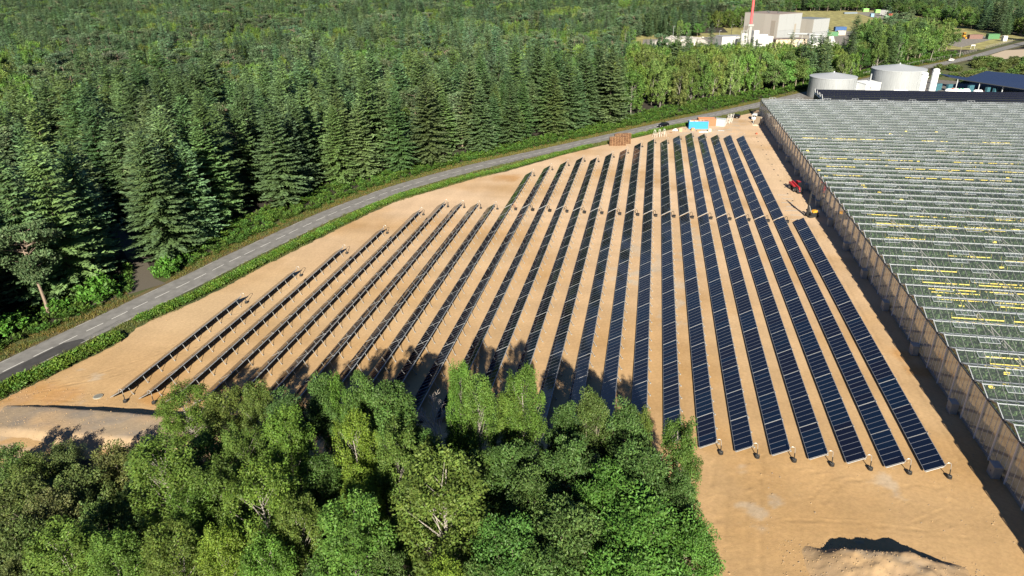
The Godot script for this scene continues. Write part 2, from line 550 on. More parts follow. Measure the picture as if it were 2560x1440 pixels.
func build_banks() -> void:
	var m := mat("bank earth", lin(1, 1, 1), 0.95, 0.0, true)
	grain(m, mats["sand"].albedo_texture, 0.08, 1.6, mats["sand"].heightmap_texture)
	var left := func(v: float, u: float) -> float:
		var top := lerpf(0.35, 1.5, clampf((v + 77.0) / 22.0, 0.0, 1.0)) * smoothstep(-83.0, -74.0, v)
		var crest := 60.7 - 0.02 * (v + 70.0) + 0.25 * noise.get_noise_2d(v * 4.0, 3.0)
		var back := smoothstep(crest + 1.2 * top + 0.15, crest, u)
		var front := smoothstep(54.6, 56.4, u + 0.5 * noise.get_noise_2d(v * 6.0, 9.0))
		var slope := lerpf(0.75, 1.0, smoothstep(56.0, crest, u))
		return -0.05 + (top + 0.35) * back * slope * front * smoothstep(-84.0, -74.0, v) + 0.06 * noise_b.get_noise_2d(v * 8.0, u * 8.0)
	var left_c := func(v: float, u: float) -> Color:
		var c := Color(0.29, 0.225, 0.155).lerp(Color(0.39, 0.27, 0.155), clampf(0.4 + noise_b.get_noise_2d(v * 2.0, u * 4.0) * 1.5, 0.0, 1.0))
		c = c.lerp(Color(0.19, 0.17, 0.15), clampf(noise.get_noise_2d(v * 5.0, u * 9.0) * 1.6, 0.0, 0.7))
		return c.lerp(Color(0.37, 0.27, 0.165), smoothstep(57.0, 56.0, u) * 0.8)
	height_patch("earth_bank", -84.0, -44.0, 53.5, 64.0, 0.3, left, left_c, m)
	var right := func(v: float, u: float) -> float:
		var along := smoothstep(15.8, 23.5, v) * smoothstep(33.0, 26.5, v)
		var crest := 53.0 - 0.35 * along + 0.6 * noise.get_noise_2d(v * 7.0, 30.0)
		var prof := smoothstep(crest + 1.7, crest, u) * lerpf(1.0, smoothstep(46.0, crest, u), 0.75)
		return -0.06 + 1.75 * along * prof + 0.3 * along * noise_b.get_noise_2d(v * 11.0, u * 11.0) + 0.14 * along * noise.get_noise_2d(v * 25.0, u * 25.0) + 0.05 * noise.get_noise_2d(v * 40.0, u * 40.0) * along
	var right_c := func(v: float, u: float) -> Color:
		var along := smoothstep(15.8, 19.5, v) * smoothstep(33.5, 29.0, v) * smoothstep(56.0, 54.0, u)
		var c := Color(0.465, 0.31, 0.158).lerp(Color(0.33, 0.235, 0.14), along * clampf(0.75 + noise_b.get_noise_2d(v * 3.0, u * 3.0), 0.0, 1.0))
		return c.lerp(Color(0.23, 0.19, 0.145), along * clampf(noise.get_noise_2d(v * 6.0, u * 12.0) * 1.5, 0.0, 0.6))
	height_patch("soil_mound", 13.5, 35.0, 44.0, 56.5, 0.22, right, right_c, m)
	# loose clods and stones
	rng.seed = 404
	var cl := Mb.new()
	for i in 6:
		var d0 := TAU * i / 6.0
		var d1 := TAU * (i + 1) / 6.0
		var p0 := Vector3(cos(d0) * (0.8 + 0.3 * (i % 2)), 0.1, sin(d0))
		var p1 := Vector3(cos(d1) * (0.8 + 0.3 * ((i + 1) % 2)), 0.1, sin(d1))
		cl.tri(p0, Vector3(0.15, 0.85, -0.1), p1)
		cl.quad(p0, p1, p1 * 0.8 - Vector3(0, 0.4, 0), p0 * 0.8 - Vector3(0, 0.4, 0))
	var xs := []
	var cs := []
	for i in 4600:
		var v := rnd(6, 39)
		var u := rnd(45, 72)
		var h := sand_height(v, u)
		var s := rnd(0.02, 0.06) * (2.4 if rng.randf() < 0.06 else 1.0)
		if i < 800:
			v = rnd(15, 33)
			u = rnd(46, 54.6)
			h = maxf(h, right.call(v, u))
			s = rnd(0.03, 0.1)
		elif i < 1500:
			v = rnd(-82, -50)
			u = rnd(55, 66)
			h = maxf(h, left.call(v, u))
			s = rnd(0.03, 0.1)
		elif i < 2500:
			u = 62 + 210 * rng.randf()
			var e := at_line(sand_edge, u)
			v = e + absf(rng.randfn()) * 1.6 if rng.randf() < 0.6 else rnd(33, 39)
			h = sand_height(v, u)
			s = rnd(0.04, 0.09)
		elif noise.get_noise_2d(v * 4.0, u * 4.0) < 0.0:
			continue
		xs.append(Transform3D(Basis.from_euler(Vector3(rnd(-0.4, 0.4), rnd(0, TAU), rnd(-0.4, 0.4))).scaled(Vector3(s, s * rnd(0.6, 1.1), s * rnd(0.7, 1.3))), W(v, u, h)))
		cs.append(Color(0.37, 0.25, 0.125).lerp(Color(0.24, 0.19, 0.14), rng.randf()))
	var st := scatter(self, "loose_clods", cl.done(mat("clod", Color.WHITE, 0.95, 0.0, true)), xs, cs)
	st.set_meta("kind", "stuff")
	tag(st, "loose clods and stones strewn over the sand and mounds", "clods")

# ---------------------------------------------------------------- solar collectors
const TILT := 0.5236
func build_collectors() -> void:
	var alu := mat("collector frame", lin(0.36, 0.385, 0.41), 0.4, 0.25)
	var steel := mat("galvanised steel", lin(0.3, 0.315, 0.325), 0.5, 0.3)
	var dark := mat("collector back", lin(0.05, 0.048, 0.045), 0.7)
	var rubber := mat("black plastic", lin(0.012, 0.012, 0.013), 0.6)
	var pipe_m := mat("steel pipe", lin(0.36, 0.36, 0.355), 0.4, 0.4)
	var glass := []
	for k in 3:
		var gm := mat("absorber glass %d" % k, [lin(0.006, 0.009, 0.02), lin(0.005, 0.012, 0.028), lin(0.007, 0.007, 0.014)][k], [0.07, 0.13, 0.05][k])
		gm.metallic_specular = 0.7
		glass.append(gm)
	var sv := Vector3(cos(TILT), sin(TILT), 0)
	var nv := Vector3(-sin(TILT), cos(TILT), 0)
	var bas := Basis(sv, nv, Vector3(0, 0, 1))
	# one module: tray 5.80 long, 2.17 up the slope
	var tray := Mb.new()
	tray.box(Transform3D(bas, sv * 1.085 - nv * 0.05 + Vector3(0, 0, -2.945)), Vector3(2.17, 0.1, 5.78))
	var tray_mesh := tray.done(alu)
	var bk := Mb.new()
	bk.box(Transform3D(bas, sv * 1.085 - nv * 0.108 + Vector3(0, 0, -2.945)), Vector3(2.1, 0.015, 5.7))
	for z in [-0.6, -2.945, -5.29]:
		bk.box(Transform3D(bas, sv * 1.05 - nv * 0.155 + Vector3(0, 0, z)), Vector3(1.9, 0.08, 0.06))
	bk.done(dark, tray_mesh)
	var pane := Mb.new()
	pane.box(Transform3D(bas, sv * 1.085 + nv * 0.007), Vector3(2.07, 0.008, 0.875))
	var pane_mesh := pane.done()
	var rear := Mb.new()
	var top := sv * 1.95 - nv * 0.16
	var foot := Vector3(2.35, -0.42, 0)
	rear.tube(top, foot, 0.035, 0.035, 6)
	rear.bx(foot + Vector3(0, 0.12, 0), Vector3(0.1, 0.34, 0.1))
	var rear_mesh := rear.done()
	var front := Mb.new()
	front.bar(sv * 0.25 - nv * 0.16, Vector3(0.2, -0.42, 0), 0.07, 0.07)
	var front_mesh := front.done()
	var joint := Mb.new()
	joint.box(Transform3D(bas, sv * 2.18 - nv * 0.03 + Vector3(0, 0, -5.89)), Vector3(0.1, 0.13, 0.34))
	var joint_mesh := joint.done()
	# pipe loop and its black sleeve at a row end
	var lp := []
	for a in 9:
		var t := PI * a / 8.0
		lp.append(Vector3(2.05 - 0.27 * cos(t), 1.33 + 0.27 * sin(t) * 0.9, 0.14))
	lp.append(Vector3(2.36, 0.75, 0.2))
	var loop := Mb.new()
	loop.path([sv * 0.1 + Vector3(0, -0.06, 0.06), sv * 1.98 + Vector3(0, -0.02, 0.07), lp[0]], 0.045)
	loop.path(lp, 0.035)
	var loop_mesh := loop.done()
	var ins := Mb.new()
	ins.tube(Vector3(2.36, 0.8, 0.2), Vector3(2.42, -0.3, 0.25), 0.055, 0.055, 7)
	var ins_mesh := ins.done()
	var sleeve := Mb.new()
	sleeve.tube(Vector3.ZERO, Vector3(0, 0.34, 0), 0.3, 0.27, 12)
	sleeve.col = Color(1, 1, 1)
	var sleeve_mesh := sleeve.done(rubber)
	var ring := Mb.new()
	for a in 12:
		var t0 := TAU * a / 12
		var t1 := TAU * (a + 1) / 12
		ring.tube(Vector3(cos(t0) * 0.17, 0.36, sin(t0) * 0.17), Vector3(cos(t1) * 0.17, 0.36, sin(t1) * 0.17), 0.03, 0.03, 5)
	var ring_mesh := ring.done(mat("worn rubber", lin(0.12, 0.12, 0.115), 0.7))
	var counts := [5, 7, 9, 11, 13, 14, 14, 14, 14, 14, 14, 14, 14, 14, 14, 14, 14, 14, 14, 14, 14, 14, 14, 14, 14, 14]
	var near_top := [94.0, 106.1, 117.8, 129.9, 142.7, 149.2, 149.2, 149.2, 149.2]
	var far_n := [5, 6, 7, 8, 8, 9, 10, 11, 12, 12, 13, 14, 14, 14, 14, 14]
	var far_top := [178.2, 184.9, 190.0, 195.3, 195.3, 201.1, 206.6, 215.2, 220.8, 220.9, 227.0, 231.5, 230.5, 229.6, 229.7, 229.2]
	for i in 26:
		for half in 2:
			if half == 1 and (i < 9 or i > 24):
				continue
			var n: int = counts[i] if half == 0 else far_n[i - 9]
			var u1: float = (near_top[i] if i < 9 else 149.4) if half == 0 else far_top[i - 9]
			var u0: float = 150.0
			if half == 0:
				u0 = u1 - n * 5.88 if i < 5 else lerpf(66.2, 67.0, clampf((i - 5) / 5.0, 0.0, 1.0))
			var k := (u1 - u0) / (n * 5.89)
			var where := "%s row from the road" % nth(i + 1) if i < 13 else "%s row from the greenhouse" % nth(26 - i)
			var lab := "tilted dark solar collector row, %s, %s" % [where, "nearer stretch" if half == 0 else "farther stretch"]
			if i < 9 or i == 25:
				lab = "tilted dark solar collector row, %s, short" % where
			var row := thing("solar_collector_row", lab, "solar collector", W(-67.69 + 4.0 * i, u0, 0.42), 0.0, "rows of solar collectors on the sand")
			rng.seed = 900 + i * 7 + half
			for q in n:
				var mod := part(row, "collector", tray_mesh, null, Transform3D(Basis.from_scale(Vector3(1, 1, k)), Vector3(0, rnd(-0.012, 0.012), -q * 5.89 * k)))
				var which: int = [0, 0, 0, 1, 1, 2][rng.randi() % 6]
				for s in 6:
					var w: int = which if rng.randf() < 0.85 else rng.randi() % 3
					var tilt := Basis(Vector3(0, 0, 1), rnd(-0.0015, 0.0015)) * Basis(Vector3(1, 0, 0), rnd(-0.004, 0.004))
					part(mod, "glass_pane", pane_mesh, glass[w], Transform3D(tilt, Vector3(0, 0, -0.535 - s * 0.964)))
				for s in 2:
					var z := -(q + 0.25 + 0.5 * s) * 5.89 * k
					part(row, "rear_leg", rear_mesh, steel, Transform3D(Basis(), Vector3(0, 0, z)))
					part(row, "front_leg", front_mesh, steel, Transform3D(Basis(), Vector3(0, 0, z)))
				if q < n - 1:
					part(row, "pipe_joint", joint_mesh, steel, Transform3D(Basis(), Vector3(0, 0, -q * 5.89 * k - 5.89 * (k - 1.0))))
			var ends := [0.0]
			if half == 1 or i < 9:
				ends.append(1.0)
			if half == 1:
				ends = [1.0]
			for e in ends:
				var xf := Transform3D(Basis() if e == 0.0 else Basis.from_scale(Vector3(1, 1, -1)), Vector3(0, 0, -e * (u1 - u0)))
				part(row, "pipe_loop", loop_mesh, pipe_m, xf)
				part(row, "insulated_pipe", ins_mesh, rubber, xf)
				var uu := u0 - 0.25 if e == 0.0 else u1 + 0.25
				var sl := thing("pipe_sleeve", "black round pipe sleeve at the %s end of the %s" % ["near" if e == 0.0 else "far", where], "pipe sleeve", W(-67.69 + 4.0 * i + 2.42, uu, 0.06), 0.0, "black pipe sleeves at the row ends")
				part(sl, "sleeve_tube", sleeve_mesh)
				part(sl, "sleeve_ring", ring_mesh)
			if half == 0 and i >= 9 and i < 25:
				var vb := thing("valve_pit", "black square valve pit beside the gap of the %s" % where, "valve pit", W(-67.69 + 4.0 * i + 2.75, 149.6, 0.06), rnd(-0.3, 0.3), "black valve pits along the mid gap")
				var b := Mb.new()
				b.bx(Vector3(0, 0.25, 0), Vector3(0.62, 0.5, 0.62))
				b.bx(Vector3(0, 0.53, 0), Vector3(0.7, 0.06, 0.7))
				part(vb, "pit_box", b.done(), rubber)
				var h := Mb.new()
				var pl := []
				for a in 7:
					var t := PI * a / 6.0
					pl.append(Vector3(-0.35 - 0.3 * cos(t), 0.75 + 0.75 * sin(t), 0.0))
				pl.append(Vector3(-0.02, 0.5, 0))
				h.path(pl, 0.05)
				part(vb, "hose", h.done(), mat("rusty hose", lin(0.3, 0.12, 0.07), 0.7) if i == 9 else rubber)

# ---------------------------------------------------------------- greenhouse
const GX := 40.24
const GE := 140.0
const G0 := 42.72
const GH := 5.59
const GR := 6.4
func build_greenhouse() -> void:
	var alu := mat("white aluminium", lin(0.42, 0.46, 0.5), 0.38, 0.2)
	var galv := mat("grey steel", lin(0.3, 0.31, 0.31), 0.5, 0.2)
	var darkrail := mat("dark rail", lin(0.11, 0.12, 0.125), 0.5, 0.3)
	var glass := mat("roof glass", Color(0.75, 0.82, 0.8, 0.06), 0.04)
	glass.metallic_specular = 0.5
	glass.transparency = BaseMaterial3D.TRANSPARENCY_ALPHA
	var wall_glass := mat("wall glass", Color(0.75, 0.8, 0.78, 0.1), 0.06)
	wall_glass.transparency = BaseMaterial3D.TRANSPARENCY_ALPHA
	var wall_sheet := mat("twin wall sheet", lin(0.34, 0.315, 0.275), 0.08)
	wall_sheet.clearcoat_enabled = true
	wall_sheet.clearcoat = 1.0
	wall_sheet.clearcoat_roughness = 0.06
	wall_sheet.metallic_specular = 1.0
	wall_sheet.backlight_enabled = true
	wall_sheet.backlight = Color(0.45, 0.43, 0.38)
	var conc := mat("plinth", lin(0.3, 0.29, 0.27), 0.9)
	var gh := thing("greenhouse", "large glass greenhouse with zigzag roof beside the solar collectors", "greenhouse", Vector3.ZERO)
	var n := 57
	var u_end := G0 + 4.0 * n
	var mb := Mb.new()
	mb.bx(W(GX, (G0 + u_end) * 0.5, 0.22), Vector3(0.14, 0.44, u_end - G0))
	part(gh, "plinth", mb.done(), conc)
	mb = Mb.new()
	mb.bx(W(GX - 0.06, (G0 + u_end) * 0.5, GH + 0.03), Vector3(0.16, 0.14, u_end - G0))
	part(gh, "eave_rail", mb.done(), darkrail)
	var post := Mb.new()
	post.bx(Vector3(-0.1, GH * 0.5, 0), Vector3(0.14, GH, 0.2))
	var post_m := post.done()
	var mull := Mb.new()
	mull.bx(Vector3(-0.012, GH * 0.5 + 0.2, 0), Vector3(0.02, GH - 0.4, 0.05))
	var mull_m := mull.done()
	var pane := Mb.new()
	pane.quad(Vector3(0, 0.44, -0.005), Vector3(0, GH, -0.005), Vector3(0, GH, -0.995), Vector3(0, 0.44, -0.995))
	var pane_m := pane.done()
	var gab := Mb.new()
	gab.tri(Vector3(0, GH + 0.02, 0), Vector3(0, GR, -2), Vector3(0, GH + 0.02, -4))
	var gab_m := gab.done()
	var verge := Mb.new()
	verge.bar(Vector3(-0.02, GH + 0.1, 0), Vector3(-0.02, GR + 0.05, -2), 0.09, 0.12)
	verge.bar(Vector3(-0.02, GR + 0.05, -2), Vector3(-0.02, GH + 0.1, -4), 0.09, 0.12)
	var verge_m := verge.done()
	var gut := Mb.new()
	gut.bx(Vector3((GE - GX) * 0.5, 0, 0), Vector3(GE - GX, 0.12, 0.2))
	var gut_m := gut.done()
	var rid := Mb.new()
	rid.bx(Vector3((GE - GX) * 0.5, 0, 0), Vector3(GE - GX, 0.1, 0.1))
	var rid_m := rid.done()
	var wide := Mb.new()
	wide.bx(Vector3((GE - GX) * 0.5, 0.1, 0), Vector3(GE - GX, 0.1, 0.9))
	var rp_len := sqrt(4.0 + (GR - GH) * (GR - GH)) - 0.14
	var pitch := atan2(GR - GH, 2.0)
	var rpane := Mb.new()
	rpane.quad(Vector3(0.01, 0, -rp_len * 0.5), Vector3(0.99, 0, -rp_len * 0.5), Vector3(0.99, 0, rp_len * 0.5), Vector3(0.01, 0, rp_len * 0.5))
	var rpane_m := rpane.done(glass)
	var gbar := Mb.new()
	gbar.bx(Vector3(0, 0.01, 0), Vector3(0.032, 0.05, rp_len))
	var gbar_m := gbar.done(galv)
	var vent := Mb.new()
	for x in [0.0, 0.8, 1.6, 2.4]:
		vent.bx(Vector3(x, 0.02, 0.55), Vector3(0.05, 0.05, 1.1))
	vent.bx(Vector3(1.2, 0.02, 1.1), Vector3(2.46, 0.05, 0.05))
	vent.bx(Vector3(1.2, 0.02, 0.0), Vector3(2.46, 0.05, 0.05))
	var vent_mesh := vent.done(alu)
	var vg := Mb.new()
	vg.quad(Vector3(0, 0.02, 0.02), Vector3(2.4, 0.02, 0.02), Vector3(2.4, 0.02, 1.08), Vector3(0, 0.02, 1.08))
	vg.done(glass, vent_mesh)
	var bars := []
	var panes := []
	var vents := []
	for k in n + 1:
		var ug := G0 + 4.0 * k
		part(gh, "wall_post", post_m, mat("post white", lin(0.8, 0.81, 0.82), 0.4), Transform3D(Basis(), W(GX, ug)))
		part(gh, "gutter", gut_m, alu, Transform3D(Basis(), W(GX, ug, GH)))
		if k == n:
			break
		part(gh, "ridge", rid_m, alu, Transform3D(Basis(), W(GX, ug + 2.0, GR)))
		part(gh, "gable_pane", gab_m, wall_glass, Transform3D(Basis(), W(GX, ug)))
		part(gh, "verge_bar", verge_m, alu, Transform3D(Basis(), W(GX, ug)))
		for j in 4:
			part(gh, "wall_pane", pane_m, wall_sheet, Transform3D(Basis(), W(GX, ug + j)))
			if j > 0:
				part(gh, "mullion", mull_m, mats["post white"], Transform3D(Basis(), W(GX, ug + j)))
		for side in 2:
			var b := Basis(Vector3(1, 0, 0), pitch if side == 0 else -pitch)
			var uc := ug + (1.0 if side == 0 else 3.0)
			var x := 0.0
			while x < GE - GX - 0.1:
				bars.append(Transform3D(b, W(GX + x, uc, (GH + GR) * 0.5 + 0.05)))
				panes.append(Transform3D(b * Basis(Vector3(0, 0, 1), 0.006 * noise.get_noise_2d(x * 60.0, uc * 60.0)), W(GX + x, uc, (GH + GR) * 0.5 + 0.05)))
				x += 1.0
		var vx := 2.3 + (1.6 if k % 2 else 0.0)
		while vx < GE - GX - 3:
			vents.append(Transform3D(Basis(Vector3(1, 0, 0), pitch - 0.16), W(GX + vx, ug + 1.93, GR + 0.06)))
			vx += 8.0
	part(gh, "walkway_gutter", wide.done(), alu, Transform3D(Basis(), W(GX, G0 + 4.0 * 29, GH)))
	var eye := Vector3(0, 51.17, 0)
	var inview := func(t: Transform3D) -> bool:
		var X := -t.origin.z * sin(0.199) + t.origin.x * cos(0.199)
		var Z := -t.origin.z * cos(0.199) - t.origin.x * sin(0.199)
		return absf(X) < Z * 0.80
	for set_ in [[panes, rpane_m, "roof_pane"], [vents, vent_mesh, "roof_vent"]]:
		var near := []
		var rest := []
		var all: Array = set_[0]
		all.sort_custom(func(a, b): return a.origin.distance_squared_to(eye) < b.origin.distance_squared_to(eye))
		for t in all:
			if near.size() < 290 and inview.call(t):
				near.append(t)
			else:
				rest.append(t)
		for t in near:
			part(gh, set_[2], set_[1], null, t)
		scatter(gh, set_[2] + "s_beyond", set_[1], rest).set_meta("kind", "stuff")
	scatter(gh, "glazing_bars", gbar_m, bars).set_meta("kind", "stuff")
	# trusses along the wall direction and inner columns
	var cols := []
	var tx := 8.0
	while tx < GE - GX:
		var t := Mb.new()
		for h in [GH - 0.25, GH - 0.95]:
			t.bx(W(GX + tx, (G0 + u_end) * 0.5, h), Vector3(0.14, 0.1, u_end - G0))
		for k in n * 2:
			var ua := G0 + 2.0 * k
			var up := k % 2 == 0
			t.bar(W(GX + tx, ua, GH - (0.25 if up else 0.95)), W(GX + tx, ua + 2.0, GH - (0.95 if up else 0.25)), 0.05, 0.05)
		part(gh, "truss", t.done(), mat("truss steel", lin(0.42, 0.41, 0.37), 0.5, 0.1))
		for k in n / 2:
			cols.append(Transform3D(Basis(), W(GX + tx, G0 + 8.0 * k, 0)))
		tx += 8.0
	var cm := Mb.new()
	cm.bx(Vector3(0, GH * 0.5, 0), Vector3(0.12, GH, 0.12))
	scatter(gh, "inner_columns", cm.done(galv), cols).set_meta("kind", "stuff")
	# far walls
	for w in [[W(GX, G0), W(GE, G0), "near_end_glass"], [W(GX, u_end), W(GE, u_end), "far_end_glass"], [W(GE, G0), W(GE, u_end), "far_side_glass"]]:
		var q := Mb.new()
		q.quad(w[0] + Vector3(0, 0.1, 0), w[0] + Vector3(0, GH, 0), w[1] + Vector3(0, GH, 0), w[1] + Vector3(0, 0.1, 0))
		part(gh, w[2], q.done(), wall_glass)
	var fl := Mb.new()
	fl.quad(W(GX + 0.05, G0, 0.12), W(GX + 0.05, u_end, 0.12), W(GE, u_end, 0.12), W(GE, G0, 0.12))
	struct("greenhouse_floor", fl.done(), mat("ground sheet", lin(0.34, 0.34, 0.31), 0.8))
	# crop
	rng.seed = 77
	var leafm := mat("crop leaf", Color.WHITE, 0.6, 0.0, true)
	leafm.backlight_enabled = true
	leafm.backlight = Color(0.4, 0.4, 0.4)
	var cl := Mb.new()
	for i in 150:
		var y := rnd(0.4, 4.5)
		cl.col = Color(0.04, 0.082, 0.024) * rnd(0.7, 1.4)
		var d := (rdir() + Vector3(0, 0.3, 0)).normalized()
		var sd := d.cross(rdir()).normalized()
		cl.blade(Vector3(rnd(-0.5, 0.5), y, rnd(-0.28, 0.28)), d * rnd(0.25, 0.42), sd * rnd(0.09, 0.15))
	var clm := cl.done(leafm)
	var cx := []
	var uu := G0 + 1.0
	while uu < u_end:
		var vv := GX + 2.0
		while vv < GE:
			cx.append(Transform3D(Basis(Vector3.UP, rnd(-0.4, 0.4) + (PI if rng.randf() < 0.5 else 0.0)).scaled(Vector3(1, rnd(0.92, 1.1), 1)), W(vv, uu + rnd(-0.06, 0.06), 0.12)))
			vv += 0.8
		uu += 1.6
	var crop := scatter(self, "crop_plants", clm, cx)
	crop.set_meta("kind", "stuff")
	tag(crop, "dense dark green crop rows growing under the greenhouse glass", "crop")
	# yellow insect traps
	var yel := mat("trap yellow", lin(0.58, 0.48, 0.05), 0.6)
	var tp := Mb.new()
	tp.bx(Vector3(3.4, 0, 0), Vector3(6.8, 0.15, 0.02))
	for x in [0.0, 3.4, 6.8]:
		tp.bx(Vector3(x, 0.42, 0), Vector3(0.02, 0.6, 0.02))
	var tpm := tp.done()
	var cd := Mb.new()
	cd.bx(Vector3.ZERO, Vector3(0.7, 0.34, 0.02))
	cd.bx(Vector3(0, 0.35, 0), Vector3(0.02, 0.45, 0.02))
	var cdm := cd.done()
	for band in [84, 97, 101, 105, 109, 114, 120, 128, 136, 142, 164, 171, 178, 188, 198, 210]:
		for rw in 2:
			var off := rnd(0.3, 1.6) + rw * 1.6
			for slot in 9:
				if rng.randf() < 0.45:
					continue
				var o := single("sticky_trap_strip", tpm, yel, "long yellow sticky trap strip hanging over the greenhouse crop", "insect trap", W(GX + 4.4 + slot * 8.0 + rnd(-0.2, 0.2), band + off, 4.75), 0.0, "yellow trap strips in the greenhouse")
				o.rotation.x = -0.5
	for i in 70:
		var o := single("sticky_trap_card", cdm, yel, "small yellow sticky trap card hanging in the greenhouse", "insect trap", W(GX + rnd(1.2, 60), rnd(60, 230), 4.8), rnd(-0.2, 0.2), "yellow trap cards in the greenhouse")
		o.rotation.x = -0.6
	# grey cabinets along the wall
	var cab_m := mat("cabinet grey", lin(0.3, 0.33, 0.34), 0.55)
	var list := [68.0, 80.1, 94.5, 108.7, 121.6, 135.0, 149.0, 162.0, 175.5, 189.0, 203.0, 217.0]
	var proto: Node3D
	for i in list.size():
		var lab := "grey fan cabinet at the greenhouse wall foot, %s from the near end" % nth(i + 1)
		if i == 0:
			proto = thing("fan_cabinet", lab, "cabinet", W(39.55, list[0], 0.08), 0.0, "fan cabinets along the greenhouse wall")
			proto.set_meta("base", "fan_cabinet")
			var b := Mb.new()
			b.bx(Vector3(0, 0.72, 0), Vector3(0.85, 1.44, 1.25))
			part(proto, "cabinet_body", b.done(), cab_m)
			b = Mb.new()
			b.bx(Vector3(-0.02, 1.48, 0), Vector3(0.95, 0.08, 1.35))
			part(proto, "lid", b.done(), cab_m)
			b = Mb.new()
			b.bx(Vector3(-0.44, 0.7, 0.1), Vector3(0.04, 0.12, 0.16))
			part(proto, "handle", b.done(), darkrail)
		else:
			dup(proto, lab, W(39.55, list[i], 0.08), 0.0)

# ---------------------------------------------------------------- vegetation
func leaf_mat(key: String, bl := 0.5) -> StandardMaterial3D:
	var m := mat(key, Color.WHITE, 0.55, 0.0, true)
	m.metallic_specular = 0.35
	m.backlight_enabled = true
	m.backlight = Color(bl, bl, bl * 0.6)
	return m

func trunk_mesh(h: float, r: float, lean: Vector2, m: Material, limbs: Array) -> ArrayMesh:
	var mb := Mb.new()
	mb.col = Color.WHITE
	var prev := Vector3.ZERO
	for i in range(1, 7):
		var t := i / 6.0
		var p := Vector3(lean.x * t * t + 0.12 * sin(t * 7.0), h * t, lean.y * t * t)
		mb.tube(prev, p, r * (1.05 - (t - 1.0 / 6.0) * 0.85), r * (1.05 - t * 0.85), 7, false)
		prev = p
	for l in limbs:
		mb.tube(l[0], l[1], l[2], l[2] * 0.35, 5, false)
	return mb.done(m)

func conifer(sd: int, h: float, rad: float, c: Color, fine: float) -> Array:
	rng.seed = sd
	var bark := mat("conifer bark", lin(0.085, 0.072, 0.058), 0.95)
	var mb := Mb.new()
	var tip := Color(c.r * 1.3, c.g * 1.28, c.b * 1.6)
	var y := h * 0.06
	while y < h - 0.15:
		var t := y / h
		var L := rad * pow(1.0 - t, 0.8) * smoothstep(-0.1, 0.2, t) + 0.25
		var nb := 7 + rng.randi() % 3 if t < 0.85 else 4 + rng.randi() % 2
		var a0 := rnd(0, TAU)
		for b in nb:
			if t < 0.8 and rng.randf() < 0.1:
				continue
			var a := a0 + TAU * b / nb + rnd(-0.3, 0.3)
			var out := Vector3(cos(a), 0, sin(a))
			var side := Vector3(-sin(a), 0, cos(a))
			var len_ := L * rnd(0.65, 1.18)
			var rise := lerpf(0.0, 0.85, pow(t, 1.6)) + rnd(-0.1, 0.1)
			var tone := rnd(0.75, 1.25)
			var yy := y + rnd(-0.3, 0.3)
			var s := 0.12
			while s < len_:
				var f := s / len_
				var p := out * s + Vector3(0, yy + s * rise - 0.5 * f * f * len_ * 0.55 + 0.3 * f * f * f * len_ * 0.6, 0)
				var wd := (0.35 + 1.15 * (1.0 - f) * (0.25 + f) * 1.3) * minf(1.0, 0.25 + len_ * 0.3)
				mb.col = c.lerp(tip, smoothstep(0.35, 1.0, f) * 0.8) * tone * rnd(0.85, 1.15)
				for sg in [-1.0, 1.0]:
					var d: Vector3 = (out * rnd(0.6, 1.1) + side * sg * rnd(0.7, 1.1) + Vector3(0, rnd(-0.5, 0.0), 0)).normalized()
					mb.blade(p, d * wd * rnd(0.75, 1.25), d.cross(Vector3.UP + rdir() * 0.35).normalized() * rnd(0.13, 0.24))
				var d2 := (out + Vector3(0, rnd(-0.2, 0.5), 0) + rdir() * 0.4).normalized()
				mb.blade(p, d2 * rnd(0.45, 0.85), d2.cross(Vector3.UP + rdir() * 0.6).normalized() * rnd(0.12, 0.2))
				s += fine
		y += rnd(0.62, 0.95) * (1.0 if t < 0.75 else 0.6)
	var tr := trunk_mesh(h * 0.88, h * 0.008 + 0.03, Vector2.ZERO, bark, [])
	return [mb.done(leaf_mat("needles", 0.3)), tr]

func crown(mb: Mb, clumps: Array, per: int, c: Color, ll: float, droop: float, shell: float, wild := 0.75) -> void:
	for k in clumps:
		var o: Vector3 = k[0]
		var r: Vector3 = k[1]
		var tone := rnd(0.68, 1.3)
		for i in per:
			var d := rdir()
			if d.y < -0.25 and rng.randf() < 0.6:
				d.y = -d.y
			var rr := pow(rng.randf(), shell)
			var p := o + d * r * rr
			mb.col = c * tone * rnd(0.8, 1.25)
			mb.col.r *= rnd(0.9, 1.15)
			var al := (d * 0.5 + rdir() * 0.9 + Vector3(0, -droop, 0)).normalized()
			var nn := (d + Vector3(0, 0.35, 0) + rdir() * wild).normalized()
			var sd := al.cross(nn).normalized()
			var s := rnd(0.7, 1.3) * ll
			mb.blade(p, al * s, sd * s * 0.3)

